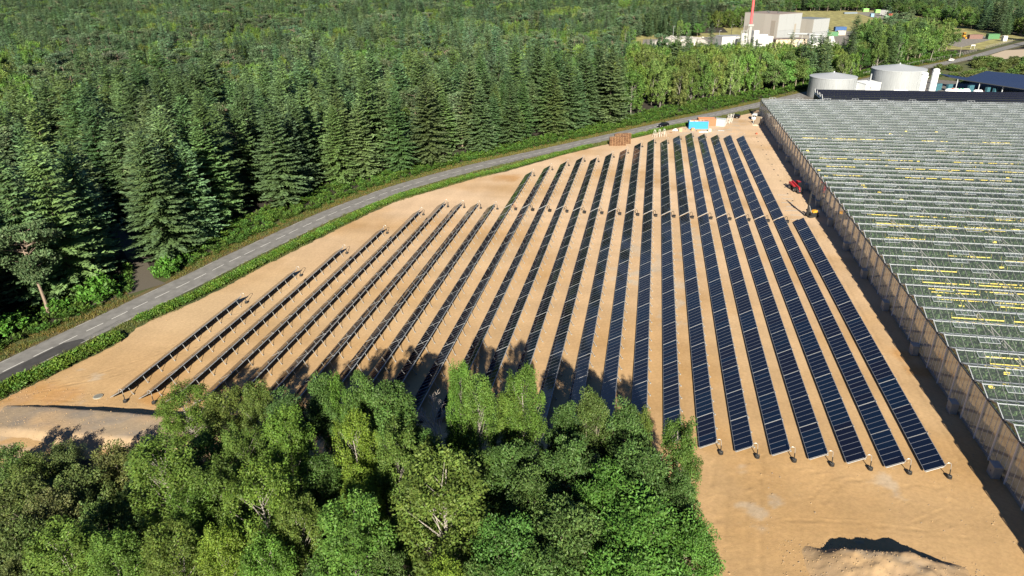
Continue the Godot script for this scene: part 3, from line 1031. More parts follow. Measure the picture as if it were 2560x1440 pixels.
func birch(sd: int, h: float, rad: float, c: Color, n_cl: int, per: int, ll: float, low := 0.3) -> Array:
	rng.seed = sd
	var bark := mat("birch bark", lin(0.62, 0.58, 0.52), 0.8)
	if bark.albedo_texture == null:
		grain(bark, noise_tex(0.02, 0.35, 1.0, 256, 3, 41), 0.9)
	var limbs := []
	var clumps := []
	for i in n_cl:
		var t := pow(rng.randf(), 0.8)
		var y := h * (low + (0.98 - low) * t)
		var prof := pow(sin(PI * clampf(0.14 + 0.86 * (1.0 - (y / h - low) / (1.0 - low)) * 0.74, 0.0, 1.0)), 0.8)
		var a := rnd(0, TAU)
		var rr := rad * prof * sqrt(rnd(0.15, 1.0))
		var p := Vector3(cos(a) * rr, y, sin(a) * rr)
		clumps.append([p, Vector3(rnd(0.35, 0.7), rnd(0.8, 1.5), rnd(0.35, 0.7)) * (0.5 + rad * 0.17)])
		if i % 3 == 0:
			var yb := maxf(h * 0.22, y - rr * 1.5 - 0.5)
			limbs.append([Vector3(0, yb, 0), p, 0.02 + 0.035 * (1.0 - yb / h)])
	var mb := Mb.new()
	crown(mb, clumps, per, c, ll, 0.9, 0.45, 0.75 if ll < 0.4 else 0.45)
	return [mb.done(leaf_mat("birch leaves", 0.7)), trunk_mesh(h * 0.93, 0.07 + h * 0.006, Vector2(rnd(-0.5, 0.5), rnd(-0.5, 0.5)), bark, limbs)]

func oak(sd: int, h: float, rad: float, c: Color, n_cl: int, per: int, ll: float, low := 0.0) -> Array:
	rng.seed = sd
	var bark := mat("grey bark", lin(0.22, 0.19, 0.15), 0.9)
	var limbs := []
	var clumps := []
	for i in n_cl:
		var d := rdir()
		d.y = absf(d.y) * 1.1 - 0.35
		d = d.normalized()
		var rr := rnd(0.55, 1.0)
		var p := Vector3(d.x * rad * rr, h * (0.62 - low) + d.y * h * (0.36 + low) * rr, d.z * rad * rr)
		var s := rnd(0.6, 1.1) * (0.4 + rad * 0.2)
		clumps.append([p, Vector3(s, s * 0.62, s)])
		if i % 3 == 0:
			limbs.append([Vector3(0, h * rnd(0.25, 0.5), 0), p, rnd(0.03, 0.08)])
	var mb := Mb.new()
	crown(mb, clumps, per, c, ll, 0.1, 0.3, 0.6 if ll < 0.4 else 0.4)
	return [mb.done(leaf_mat("oak leaves", 0.45)), trunk_mesh(h * 0.8, 0.1 + h * 0.009, Vector2(rnd(-0.4, 0.4), rnd(-0.4, 0.4)), bark, limbs)]

func pine(sd: int, h: float, rad: float, c: Color, per: int, n_cl := 22) -> Array:
	rng.seed = sd
	var bark := mat("pine bark", lin(0.24, 0.185, 0.145), 0.9)
	var limbs := []
	var clumps := []
	for i in n_cl:
		var t := rng.randf()
		var y := h * lerpf(0.42, 0.97, t)
		var a := rnd(0, TAU)
		var rr := rad * pow(sin(PI * clampf(0.2 + 0.72 * (1.0 - t) + 0.1, 0, 1)), 0.7) * rnd(0.35, 1.0)
		var p := Vector3(cos(a) * rr, y, sin(a) * rr)
		var s := rnd(0.8, 1.3) * rad * 0.33
		clumps.append([p, Vector3(s, s * 0.4, s)])
		limbs.append([Vector3(0, y - rr * 0.3, 0), p, 0.06])
	var mb := Mb.new()
	crown(mb, clumps, per, c, 0.42, -0.4, 0.5)
	return [mb.done(leaf_mat("needles", 0.3)), trunk_mesh(h * 0.95, 0.1 + h * 0.01, Vector2(rnd(-0.8, 0.8), rnd(-0.5, 0.5)), bark, limbs)]

func bush(sd: int, h: float, rad: float, c: Color, n_cl: int, per: int, ll: float) -> Array:
	rng.seed = sd
	var bark := mat("grey bark", lin(0.22, 0.19, 0.15), 0.9)
	var limbs := []
	var clumps := []
	for i in n_cl:
		var a := rnd(0, TAU)
		var rr := rad * sqrt(rng.randf())
		var y := h * (0.2 + 0.72 * rng.randf() * sqrt(maxf(0.1, 1.0 - pow(rr / rad, 2.0) * 0.8)))
		var p := Vector3(cos(a) * rr, y, sin(a) * rr)
		var s := rnd(0.35, 0.7) * (0.4 + rad * 0.22)
		clumps.append([p, Vector3(s, s * 1.1, s)])
		if i % 4 == 0:
			limbs.append([Vector3(rnd(-0.2, 0.2), 0, rnd(-0.2, 0.2)), p, 0.035])
	var mb := Mb.new()
	crown(mb, clumps, per, c, ll, -0.3, 0.4)
	return [mb.done(leaf_mat("shrub leaves", 0.5)), trunk_mesh(h * 0.5, 0.06, Vector2.ZERO, bark, limbs)]

func tinted(base: String, tint: Color) -> StandardMaterial3D:
	var key := "%s %s" % [base, tint]
	if mats.has(key):
		return mats[key]
	var m: StandardMaterial3D = mats[base].duplicate()
	m.albedo_color = tint.linear_to_srgb()
	m.resource_name = base + " tint"
	mats[key] = m
	return m

func plant(called: String, shape: Array, label: String, category: String, at: Vector3, turn: float, sc: Vector3, group := "", tint := Color.WHITE, base := "") -> Node3D:
	var o := thing(called, label, category, at, turn, group)
	o.scale = sc
	var cr := part(o, "crown", shape[0])
	if base != "":
		cr.material_override = tinted(base, tint)
	part(o, "trunk", shape[1])
	return o

var wood := [[-49.4,56.5,9,3.1,"B"],[-42.0,53.7,11,2.9,"B"],[-37.5,52.7,13,2.0,"B"],[-34.3,52.0,13,2.4,"O"],[-30.5,53.5,15,1.8,"O"],[-29.8,54.1,14,1.8,"B"],[-25.9,52.5,16,1.9,"O"],[-22.6,51.4,16,3.1,"O"],[-26.4,53.3,13,2.4,"B"],[-16.1,53.3,17,1.5,"B"],[-14.1,52.9,16,2.1,"B"],[-9.9,54.1,17,2.0,"B"],[-11.3,54.0,14,2.0,"B"],[-5.6,53.6,14,2.0,"O"],[-3.4,53.3,16,1.9,"O"],[-0.3,53.2,15,2.2,"O"],[1.1,54.9,13,1.6,"B"],[4.8,52.1,14,2.4,"B"],[1.4,47.5,15,3.0,"O"],[-1.3,44.4,15,2.7,"O"],[-5.0,48.0,15,2.8,"O"],[-10.0,46.9,15,2.6,"O"],[-12.5,46.6,13,2.1,"O"],[-7.4,43.6,14,2.7,"O"],[-20.8,50.5,13,2.2,"O"],[-18.7,49.7,12,1.8,"O"],[-24.3,47.0,15,2.2,"Y"],[-19.8,45.5,15,2.7,"B"],[-30.3,45.8,15,2.7,"B"],[-35.2,45.5,13,2.5,"B"],[-28.9,38.6,15,3.2,"B"],[-26.8,44.8,12,2.2,"O"],[-13.9,39.8,17,4.1,"B"],[-16.9,46.9,13,1.9,"B"],[-19.9,35.9,15,3.3,"B"],[-22.2,42.9,12,2.1,"Y"],[-25.4,37.8,13,2.2,"B"],[-40.2,41.6,14,3.6,"B"],[-34.6,40.1,13,2.4,"B"],[-35.3,38.1,12,2.8,"B"],[1.0,40.7,15,3.8,"O"],[5.4,41.5,13,2.3,"O"],[4.5,46.9,13,2.1,"O"],[-3.7,39.4,15,3.4,"O"],[-8.1,37.4,15,2.8,"O"],[-5.2,35.8,14,2.9,"O"],[0.3,36.4,14,3.3,"O"],[4.1,38.3,12,2.0,"O"],[-44.0,33.3,11,3.3,"B"],[-39.4,33.7,11,2.4,"B"],[-34.4,34.2,12,2.7,"B"],[-30.6,34.9,12,2.1,"Y"],[-26.2,34.0,12,2.5,"B"],[-17.2,35.2,12,2.1,"O"],[-12.3,34.6,12,2.0,"Y"],[-9.9,35.4,12,2.3,"O"],[-22.9,35.4,10,1.8,"O"],[-53.9,49.3,6,3.1,"S"],[-47.0,45.1,7,2.3,"S"],[-54.6,45.6,6,3.0,"S"],[-53.7,41.1,7,2.9,"S"],[-59.1,43.0,6,3.1,"S"],[-47.3,40.0,8,2.9,"S"],[-42.6,39.3,8,2.4,"S"],[-52.9,37.0,8,2.8,"S"],[-46.5,33.1,8,2.6,"S"],[-49.3,33.0,8,2.2,"S"],[-42.8,33.7,8,2.5,"S"],[-65.7,47.6,6,2.7,"S"],[-62.8,47.4,5,2.4,"S"],[-61.9,50.9,4,2.2,"S"],[-50.3,49.6,6,2.0,"S"],[-29.0,40.1,9,2.0,"O"],[-18.2,42.0,9,1.9,"O"],[-27.8,44.4,9,2.0,"O"],[-34.0,40.2,9,2.0,"O"],[-42.2,49.1,9,2.1,"O"],[-16.8,55.4,10,1.7,"O"],[4.4,44.9,10,1.9,"O"]]

func build_wood() -> void:
	var floor_ := mat("wood floor", lin(0.055, 0.055, 0.025), 0.95)
	grain(floor_, mats["forest soil"].albedo_texture, 0.2)
	var fl := Mb.new()
	var ring := [Vector2(-72, 30), Vector2(-71, 50), Vector2(-62, 53), Vector2(-50, 58), Vector2(-40, 57.5), Vector2(-30, 58.5), Vector2(-12, 59), Vector2(2, 57), Vector2(5.5, 52), Vector2(7, 44), Vector2(7.5, 30)]
	for i in ring.size() - 1:
		fl.tri(W(-30, 30, 0.17), W(ring[i].x, ring[i].y, 0.17), W(ring[i + 1].x, ring[i + 1].y, 0.17))
	struct("wood_floor", fl.done(), floor_)
	var cb := Color(0.094, 0.16, 0.032)
	var cy := Color(0.14, 0.17, 0.03)
	var co := Color(0.058, 0.115, 0.029)
	var B := [birch(11, 15, 2.6, cb, 150, 150, 0.19, 0.24), birch(12, 15, 2.4, cb, 125, 160, 0.19, 0.28), birch(13, 15, 2.9, cb, 165, 145, 0.185, 0.22), birch(14, 15, 2.5, cb, 135, 150, 0.19, 0.2)]
	var O := [oak(21, 14, 2.8, co, 85, 230, 0.22), oak(22, 14, 2.6, co, 78, 240, 0.22), oak(23, 14, 3.0, co, 95, 220, 0.21), oak(24, 14, 2.7, co, 82, 230, 0.22)]
	var S := [bush(31, 6, 2.6, Color(0.07, 0.12, 0.035), 80, 100, 0.22), bush(32, 6, 2.6, Color(0.085, 0.125, 0.04), 90, 90, 0.2)]
	# ordinal of each within its rank, so that every label points at one tree
	var ranks := {}
	var order := range(wood.size())
	order.sort_custom(func(a, b): return wood[a][0] < wood[b][0])
	rng.seed = 5
	for i in order:
		var t: Array = wood[i]
		var rank := "back rank by the panels" if t[1] > 51.0 else ("middle rank" if t[1] > 43.0 else "front rank")
		var kind: String = t[4]
		var kk: String = kind + rank
		ranks[kk] = ranks.get(kk, 0) + 1
		var nm: String = {"B": "birch_tree", "Y": "birch_tree", "O": "oak_tree", "S": "shrub"}[kind]
		var desc: String = {"B": "drooping green birch", "Y": "yellowish green birch", "O": "dark round-crowned leafy tree", "S": "low bushy shrub"}[kind]
		var cat: String = {"B": "tree", "Y": "tree", "O": "tree", "S": "shrub"}[kind]
		var lab := "%s, %s from left in the foreground wood's %s" % [desc, nth(ranks[kk]), rank]
		var set_: Array = {"B": B, "Y": B, "O": O, "S": S}[kind]
		var k := rng.randi() % set_.size()
		var hh: float = {"B": 15.0, "Y": 15.0, "O": 14.0, "S": 6.0}[kind]
		var r0: float = {"B": 2.7, "Y": 2.7, "O": 2.9, "S": 2.7}[kind]
		var sx: float = t[3] / r0 * 0.98
		var tint := Color(rnd(0.85, 1.15), rnd(0.9, 1.1), rnd(0.85, 1.1))
		if kind == "Y":
			tint = Color(1.4, 1.25, 0.9)
		if kind == "O" and t[0] > -2.0 and t[1] < 45.0:
			tint = Color(1.15, 1.25, 0.9)
		if t[1] > 52.0 and t[0] > 4.0:
			tint = Color(0.75, 0.95, 0.9)
		tint = Color(snappedf(tint.r, 0.1), snappedf(tint.g, 0.1), snappedf(tint.b, 0.15))
		plant(nm, set_[k], lab, cat, W(t[0], t[1], 0.1), rnd(0, TAU), Vector3(sx, t[2] / hh, sx), "trees of the foreground wood", tint, {"B": "birch leaves", "Y": "birch leaves", "O": "oak leaves", "S": "shrub leaves"}[kind])
	# understory mass so the wood reads dense
	rng.seed = 6
	var bx := []
	for i in 110:
		var p := Vector2(rnd(-68, 6), rnd(30, 55))
		if p.x < -50 and p.y > 50:
			continue
		var s := rnd(0.35, 0.75)
		bx.append(Transform3D(Basis(Vector3.UP, rnd(0, TAU)).scaled(Vector3(s, s * 0.8, s)), W(p.x, p.y, 0.1)))
	var us := scatter(self, "undergrowth", S[0][0], bx)
	us.set_meta("kind", "stuff")
	tag(us, "shaded leafy undergrowth filling gaps of the foreground wood", "undergrowth")
	# bare dead tree
	rng.seed = 8
	var dead := thing("dead_tree", "bare grey dead tree at the wood's edge before the panels", "tree", W(-22.0, 63.6, 0.1))
	for q in 3:
		var mb := Mb.new()
		var base := Vector3(rnd(-0.5, 0.5), 0, rnd(-0.5, 0.5))
		twig(mb, base, (Vector3(rnd(-0.35, 0.35), 1, rnd(-0.2, 0.2))).normalized(), 3.9 - q * 0.5, 0.13, 0)
		part(dead, "bare_stem", mb.done(), mat("dead wood", lin(0.5, 0.45, 0.41), 0.9))

func twig(mb: Mb, at: Vector3, d: Vector3, len_: float, r: float, depth: int) -> void:
	var e := at + d * len_
	mb.tube(at, e, r, r * 0.5, 5, false)
	if depth >= 4:
		return
	for i in 4 if depth < 3 else 3:
		var t := rnd(0.45, 1.0)
		var nd := (d + rdir() * 0.65 + Vector3(0, 0.15, 0)).normalized()
		twig(mb, at + d * len_ * t, nd, len_ * rnd(0.42, 0.62), r * 0.5, depth + 1)

func in_clear(v: float, u: float) -> bool:
	if u > 472 and u <= 500 and v > -14 and v < 122:
		return true
	if u > 496 and u < 585 and v > -14 and v < 150:
		return true
	if u >= 585 and u < 660 and v > 40 and v < 175:
		return true
	if u > 640 and u < 905 and v > 120 and v < 252:
		return true
	if u > 512 and u < 660 and v > 180 and v < 252:
		return true
	return false

func build_forest() -> void:
	var cn := Color(0.106, 0.176, 0.06)
	var C := [conifer(101, 24, 6.0, cn, 0.33), conifer(102, 24, 5.2, cn, 0.32), conifer(103, 24, 6.4, cn, 0.34), conifer(104, 24, 5.0, cn, 0.32), conifer(107, 24, 5.6, cn, 0.33)]
	var CF := [conifer(105, 17, 3.9, Color(0.1, 0.165, 0.072), 0.5), conifer(106, 17, 4.3, Color(0.115, 0.185, 0.088), 0.5), conifer(108, 19, 3.6, Color(0.085, 0.145, 0.064), 0.5)]
	var Bf := [birch(111, 13, 3.5, Color(0.12, 0.2, 0.046), 66, 70, 0.46, 0.1), birch(112, 13, 3.8, Color(0.112, 0.19, 0.044), 70, 70, 0.46, 0.1), birch(113, 13, 3.2, Color(0.122, 0.196, 0.05), 60, 70, 0.46, 0.14)]
	var Of := [oak(121, 12, 3.8, Color(0.068, 0.135, 0.034), 64, 70, 0.48, 0.16), oak(122, 12, 4.1, Color(0.073, 0.14, 0.034), 68, 70, 0.48, 0.16)]
	var P := [pine(131, 14, 3.8, Color(0.075, 0.125, 0.062), 140, 30), pine(132, 14, 3.4, Color(0.08, 0.125, 0.06), 140, 30)]
	var shapes := {"C": C, "F": CF, "B": Bf, "O": Of, "P": P}
	var list := []   # [distance, kind, variant, transform, colour]
	rng.seed = 2024
	var u := 46.0
	while u < 1420.0:
		var cell := 6.9 if u < 260 else (7.6 if u < 600 else 9.4)
		var lo := -u * 1.25 - 40.0
		var hi := u * 0.66 + 40.0
		var v := lo
		while v < hi:
			var p := Vector2(v + rnd(-0.42, 0.42) * cell, u + rnd(-0.42, 0.42) * cell)
			v += cell
			var X := p.y * sin(0.199) + p.x * cos(0.199)
			var Z := p.y * cos(0.199) - p.x * sin(0.199)
			if absf(X) > Z * 0.79 + 22.0:
				continue
			var e := at_line(forest_edge, p.y)
			if p.y < 500 and p.x > e - 1.0:
				continue
			if p.y >= 500 and p.y < 600 and p.x > 184 and p.x < 254 + (p.y - 560) * 0.3:
				continue
			if p.y >= 500 and p.x > 254 and p.y < 575 + (p.x - 254) * 0.8:
				continue
			if in_clear(p.x, p.y):
				continue
			# the track
			if seg_dist(p, [Vector2(-88, 99), Vector2(-94, 106), Vector2(-119, 127.5), Vector2(-150, 152)]) < 3.3:
				continue
			var inside := e - p.x
			var n1 := noise_b.get_noise_2d(p.x * 0.45, p.y * 0.3)
			var n2 := noise.get_noise_2d(p.x * 0.35 + 500.0, p.y * 0.25)
			var kind := "C"
			var spruce := p.y < 230 and p.x < 20 and p.x > -175
			if p.y < 262 and p.x < -5 and inside < 95:
				spruce = true
			if spruce and inside > 6.0 and rng.randf() < 0.12:
				kind = ["B", "P", "O"][rng.randi() % 3]
			if not spruce:
				if p.y < 420 and p.x > -20:
					kind = "B" if n1 > -0.12 else ("O" if n2 > -0.2 else "P")
					if n2 > 0.36: kind = "F"
				elif n1 > 0.14:
					kind = "B"
				elif n2 > 0.24:
					kind = "P"
				elif n2 < -0.3:
					kind = "O"
				else:
					kind = "F"
				if rng.randf() < 0.09:
					kind = ["B", "O", "P", "F"][rng.randi() % 4]
				if p.y > 780 and p.x > 40:
					kind = "O" if rng.randf() < 0.7 else "F"
				if p.x > 100 and p.y > 372 and p.y < 500:
					kind = ["O", "C", "B", "O", "C"][rng.randi() % 5] if p.x > 122 else ["O", "F", "B", "O"][rng.randi() % 4]
			var tone := (1.0 + 0.4 * noise.get_noise_2d(p.x * 1.1, p.y * 1.1)) * rnd(0.8, 1.22) * (1.0 + 0.45 * noise_b.get_noise_2d(p.x * 0.25 - 300.0, p.y * 0.2))
			var sc := rnd(0.78, 1.14)
			if kind == "C": sc = rnd(0.66, 1.18)
			if kind == "C" and inside < 9.0: sc = rnd(0.82, 1.16)
			if kind == "F": sc *= rnd(0.8, 1.35)
			if kind == "P": sc *= rnd(0.95, 1.35)
			if kind in ["B", "O"] and p.x > -10 and p.y < 370: sc *= 1.12
			if p.y > 400 and p.y < 500 and p.x > -25 and p.x < 118: sc *= lerpf(0.95, 0.4, smoothstep(385.0, 470.0, p.y))
			if p.x > 100 and p.y > 372 and p.y < 520: sc *= (1.25 if kind != "C" else 0.78)
			var w := sc * (rnd(1.0, 1.4) if kind == "C" else rnd(0.9, 1.15)) * (cell / 7.6 if u > 600 else 1.0)
			var xf := Transform3D(Basis(Vector3.UP, rnd(0, TAU)).scaled(Vector3(w, sc, w)), W(p.x, p.y))
			var cc := Color(tone * rnd(0.85, 1.15), tone * rnd(0.93, 1.07), tone * rnd(0.85, 1.2))
			if kind == "B": cc.r *= rnd(0.9, 1.12)
			if kind == "C": cc = Color(tone * rnd(0.88, 1.12), tone, tone * rnd(0.9, 1.25))
			list.append([Vector2(X, Z).length(), kind, rng.randi() % shapes[kind].size(), xf, cc, inside, X / Z])
		u += cell
	list.sort_custom(func(a, b): return a[0] < b[0])
	var most := {"C": 280, "F": 60, "B": 220, "O": 120, "P": 90}
	var info := {
		"C": ["conifer_tree", "tall dark green conifer in the forest across the road", "tree", "conifers across the road", "needles"],
		"F": ["young_conifer_tree", "pale young conifer in the deeper forest", "tree", "young conifers of the forest", "needles"],
		"B": ["forest_birch_tree", "yellow-green birch crown among the forest trees", "tree", "birches of the forest", "birch leaves"],
		"O": ["broadleaf_tree", "round dark green broadleaf tree in the forest", "tree", "broadleaf trees of the forest", "oak leaves"],
		"P": ["pine_tree", "blue-green flat-topped pine in the forest", "tree", "pines of the forest", "needles"]}
	var count := {}
	var rest := {}
	var rank := []
	for t in list:
		if t[1] == "C" and t[5] < 8.0 and t[0] < 300.0 and absf(t[6]) < 0.75:
			rank.append(t[6])
	rank.sort()
	for t in list:
		var k: String = t[1]
		count[k] = count.get(k, 0) + 1
		var visible: bool = absf(t[3].origin.x * cos(0.199) - t[3].origin.z * sin(0.199)) < (-t[3].origin.z * cos(0.199) - t[3].origin.x * sin(0.199)) * 0.75
		if not visible:
			count[k] -= 1
		if visible and count[k] <= most[k]:
			var s: Array = shapes[k][t[2]]
			var f: Array = info[k]
			var c: Color = t[4]
			var lab: String = f[1]
			var at := rank.find(t[6]) if k == "C" else -1
			if at >= 0:
				lab = "%s conifer from the left in the front rank along the road" % nth(at + 1)
			var o := plant(f[0], s, lab, f[2], t[3].origin, 0.0, Vector3.ONE, f[3], Color(snappedf(c.r, 0.12), snappedf(c.g, 0.12), snappedf(c.b, 0.16)), f[4])
			o.transform = t[3]
		else:
			var key: String = "%s%d" % [k, t[2]]
			if not rest.has(key):
				rest[key] = [[], []]
			rest[key][0].append(t[3])
			rest[key][1].append(t[4])
	var mass := {"C": "conifer_forest", "F": "young_conifer_forest", "B": "birch_forest", "O": "broadleaf_forest", "P": "pine_forest"}
	for k in mass:
		var holder := thing(mass[k], "%s stretching away to the far distance" % mass[k].replace("_", " "), "forest")
		holder.set_meta("kind", "stuff")
		for i in shapes[k].size():
			var key: String = "%s%d" % [k, i]
			if rest.has(key):
				scatter(holder, "crowns", shapes[k][i][0], rest[key][0], rest[key][1]).set_meta("kind", "stuff")
				scatter(holder, "trunks", shapes[k][i][1], rest[key][0]).set_meta("kind", "stuff")
	print("forest trees ", list.size(), " ", count)

func build_low_green() -> void:
	rng.seed = 301
	var lm := leaf_mat("bracken leaves", 0.6)
	# bracken tuft
	var bk := Mb.new()
	for i in 34:
		var a := rnd(0, TAU)
		var o := Vector3(cos(a), rnd(0.3, 0.9), sin(a)).normalized()
		bk.col = Color(0.07, 0.135, 0.027) * rnd(0.7, 1.3)
		var p := Vector3(rnd(-0.35, 0.35), rnd(0.15, 0.75), rnd(-0.35, 0.35))
		bk.blade(p, o * rnd(0.3, 0.6), o.cross(Vector3.UP + rdir() * 0.6).normalized() * rnd(0.07, 0.14))
	var bkm := bk.done(lm)
	var gr := Mb.new()
	for i in 26:
		var a := rnd(0, TAU)
		var o := Vector3(cos(a) * 0.4, 1.0, sin(a) * 0.4).normalized()
		gr.col = Color(0.12, 0.15, 0.04) * rnd(0.7, 1.3)
		gr.blade(Vector3(rnd(-0.4, 0.4), 0, rnd(-0.4, 0.4)), o * rnd(0.15, 0.38), Vector3(sin(a), 0, -cos(a)) * 0.025)
	var grm := gr.done(lm)
	var pts := curve_pts(0.45)
	var xb := []
	var cb := []
	var xg := []
	var cg := []
	for q in pts:
		var p: Vector2 = q[0]
		if p.y > 470 or p.y < 50:
			continue
		var far := p.y > 300
		var e := at_line(forest_edge, p.y)
		var width: float = (p.x - e) * absf(q[1].x) + 5.0
		for i in 6 if not far else 2:
			var s := rnd(4.9, maxf(6.0, width))
			var pp: Vector2 = p - q[1] * s
			if seg_dist(pp, [Vector2(-86, 97), Vector2(-94, 106), Vector2(-119, 127.5)]) < 2.4:
				continue
			if p.y < 100 and s < 5.8:
				continue
			var sc := rnd(0.7, 1.5) * smoothstep(4.2, 6.5, s) * (1.5 if far else 1.0)
			xb.append(Transform3D(Basis(Vector3.UP, rnd(0, TAU)).scaled(Vector3(sc, sc * rnd(0.7, 1.2), sc)), W(pp.x, pp.y)))
			var tn := 1.0 + 0.45 * noise.get_noise_2d(pp.x * 4.0, pp.y * 4.0)
			cb.append(Color(tn * rnd(0.8, 1.2), tn, tn * rnd(0.8, 1.2)))
		for i in 5 if not far else 2:
			var s := rnd(3.2, 6.5)
			var pp: Vector2 = p - q[1] * s
			if seg_dist(pp, [Vector2(-86, 97), Vector2(-94, 106)]) < 3.8:
				continue
			var sc := rnd(0.7, 1.5)
			xg.append(Transform3D(Basis(Vector3.UP, rnd(0, TAU)).scaled(Vector3(sc, sc, sc)), W(pp.x, pp.y, 0.02)))
			cg.append(Color(rnd(0.8, 1.7), rnd(0.85, 1.1), rnd(0.8, 1.2)))
			if p.y < 285:
				var se := at_line(sand_edge, p.y)
				pp = p + q[1] * rnd(3.3, maxf(4.0, (se - p.x) * absf(q[1].x)))
				xg.append(Transform3D(Basis(Vector3.UP, rnd(0, TAU)).scaled(Vector3(sc, sc, sc)), W(pp.x, pp.y, 0.02)))
				cg.append(Color(rnd(0.8, 1.3), rnd(0.85, 1.1), rnd(0.8, 1.2)))
	var o := scatter(self, "bracken", bkm, xb, cb)
	o.set_meta("kind", "stuff")
	tag(o, "bright green bracken between the road and the conifers", "bracken")
	o = scatter(self, "verge_grass", grm, xg, cg)
	o.set_meta("kind", "stuff")
	tag(o, "short grass growing along both edges of the road", "grass")
	# hedges along the sand
	var hb := Mb.new()
	for i in 70:
		var d := rdir()
		d.y = absf(d.y) - 0.2
		hb.col = Color(0.078, 0.155, 0.026) * rnd(0.65, 1.4)
		var al := (d + rdir() * 0.8).normalized()
		hb.blade(Vector3(d.x * 0.55, 0.55 + d.y * 0.5, d.z * 0.55) * rnd(0.7, 1.05), al * rnd(0.2, 0.36), al.cross(rdir()).normalized() * rnd(0.06, 0.11))
	var hbm := hb.done(lm)
	var specs := [["hedge", 47.0, 80.0, 1.15, "leafy green hedge on the left, beside the dark tarmac patch"], ["hedge", 85.5, 175.0, 1.0, "long low hedge between the curving road and the sand"], ["hedge", 176.0, 213.5, 0.85, "middle hedge stretch ending at the pallet stacks by the road"], ["hedge", 222.5, 250.0, 0.9, "short far hedge between the pallets and the blue container"]]
	for sp in specs:
		var xf := []
		var cl := []
		var uu: float = sp[1]
		while uu < sp[2]:
			var ev := at_line(sand_edge, uu)
			var wdt := (1.1 if uu < 90 else 0.8) * (0.9 + 0.35 * noise.get_noise_2d(uu * 7.0, 2.0))
			var off := 1.25 if uu < 90 else 1.35
			for i in 5:
				var s := rnd(-1.0, 1.0)
				var sc: float = sp[3] * rnd(0.75, 1.15) * (1.0 + 0.3 * noise.get_noise_2d(uu * 9.0, 8.0)) * (1.0 - 0.25 * absf(s))
				xf.append(Transform3D(Basis(Vector3.UP, rnd(0, TAU)).scaled(Vector3(sc * 1.1, sc * 1.2, sc * 1.1)), W(ev - off + s * wdt + rnd(-0.1, 0.1), uu + rnd(-0.3, 0.3), 0.0)))
				var tn := 1.0 + 0.5 * noise.get_noise_2d(uu * 6.0, s * 20.0)
				cl.append(Color(tn * rnd(0.8, 1.3), tn, tn * rnd(0.7, 1.2)))
			uu += 0.42
		var hd := thing(sp[0], sp[4], "hedge")
		scatter(hd, "foliage", hbm, xf, cl).set_meta("kind", "stuff")
	# scrub to the right of the far road
	var S := bush(331, 2.6, 2.0, Color(0.09, 0.135, 0.036), 40, 36, 0.42)
	var placed := 0
	for i in 900:
		var p := Vector2(rnd(120, 330), rnd(352, 520))
		var rv := 139.6 + (p.y - 410.7) * 0.84
		if p.x < rv + 7.0 or p.x > rv + 150 or p.x < 128 + (372 - p.y) * 0.9:
			continue
		if Geometry2D.is_point_in_polygon(p, PackedVector2Array([Vector2(172, 440), Vector2(214, 497), Vector2(330, 560), Vector2(340, 500)])):
			continue
		if noise.get_noise_2d(p.x * 2.0, p.y * 2.0) < -0.25:
			continue
		var sc := rnd(0.7, 1.5)
		plant("scrub_bush", S, "low dull green gorse bush on the scrubland beyond the carport", "bush", W(p.x, p.y), rnd(0, TAU), Vector3(sc * 1.2, sc, sc * 1.2), "bushes on the scrubland", Color(snappedf(rnd(0.7, 1.1), 0.2), snappedf(rnd(0.8, 1.1), 0.15), 1.0), "shrub leaves")
		placed += 1
		if placed >= 260:
			break
	# a few shrubs at the forest rim and by the white works
	var si := 0
	for q in [[-92, 92, 2.2], [-87, 103, 1.6], [-88, 106, 1.5], [-97, 78, 1.9], [-95, 86, 1.3], [-99, 70, 2.0]]:
		si += 1
		plant("verge_shrub", S, "leafy shrub %s at the forest rim" % ["left of the track mouth, nearest it", "right of the track mouth, front one", "right of the track mouth, rear one", "third left of the track mouth", "second left of the track mouth", "farthest left of the track mouth"][si - 1], "shrub", W(q[0], q[1]), rnd(0, TAU), Vector3.ONE * q[2] * 0.7, "shrubs near the track mouth", Color(0.75, 1.3, 0.7), "shrub leaves")

# ---------------------------------------------------------------- vehicles and site things
func prism(mb: Mb, prof: Array, half: Array, ox := 0.0) -> void:   # side profile (z forward, y) with its own half width at each point
	var n := prof.size()
	var a := []
	var b := []
	for i in n:
		a.append(Vector3(ox - half[i], prof[i].y, prof[i].x))
		b.append(Vector3(ox + half[i], prof[i].y, prof[i].x))
	for i in n:
		var j := (i + 1) % n
		mb.quad(a[i], b[i], b[j], a[j])
	var poly := PackedVector2Array(prof)
	var t := Geometry2D.triangulate_polygon(poly)
	for k in range(0, t.size(), 3):
		mb.tri(a[t[k]], a[t[k + 1]], a[t[k + 2]])
		mb.tri(b[t[k]], b[t[k + 2]], b[t[k + 1]])

func wheel_mesh(r: float, w: float) -> ArrayMesh:
	var t := Mb.new()
	t.tube(Vector3(-w * 0.5, 0, 0), Vector3(w * 0.5, 0, 0), r, r, 16)
	return t.done(mat("tyre", lin(0.015, 0.015, 0.016), 0.8))

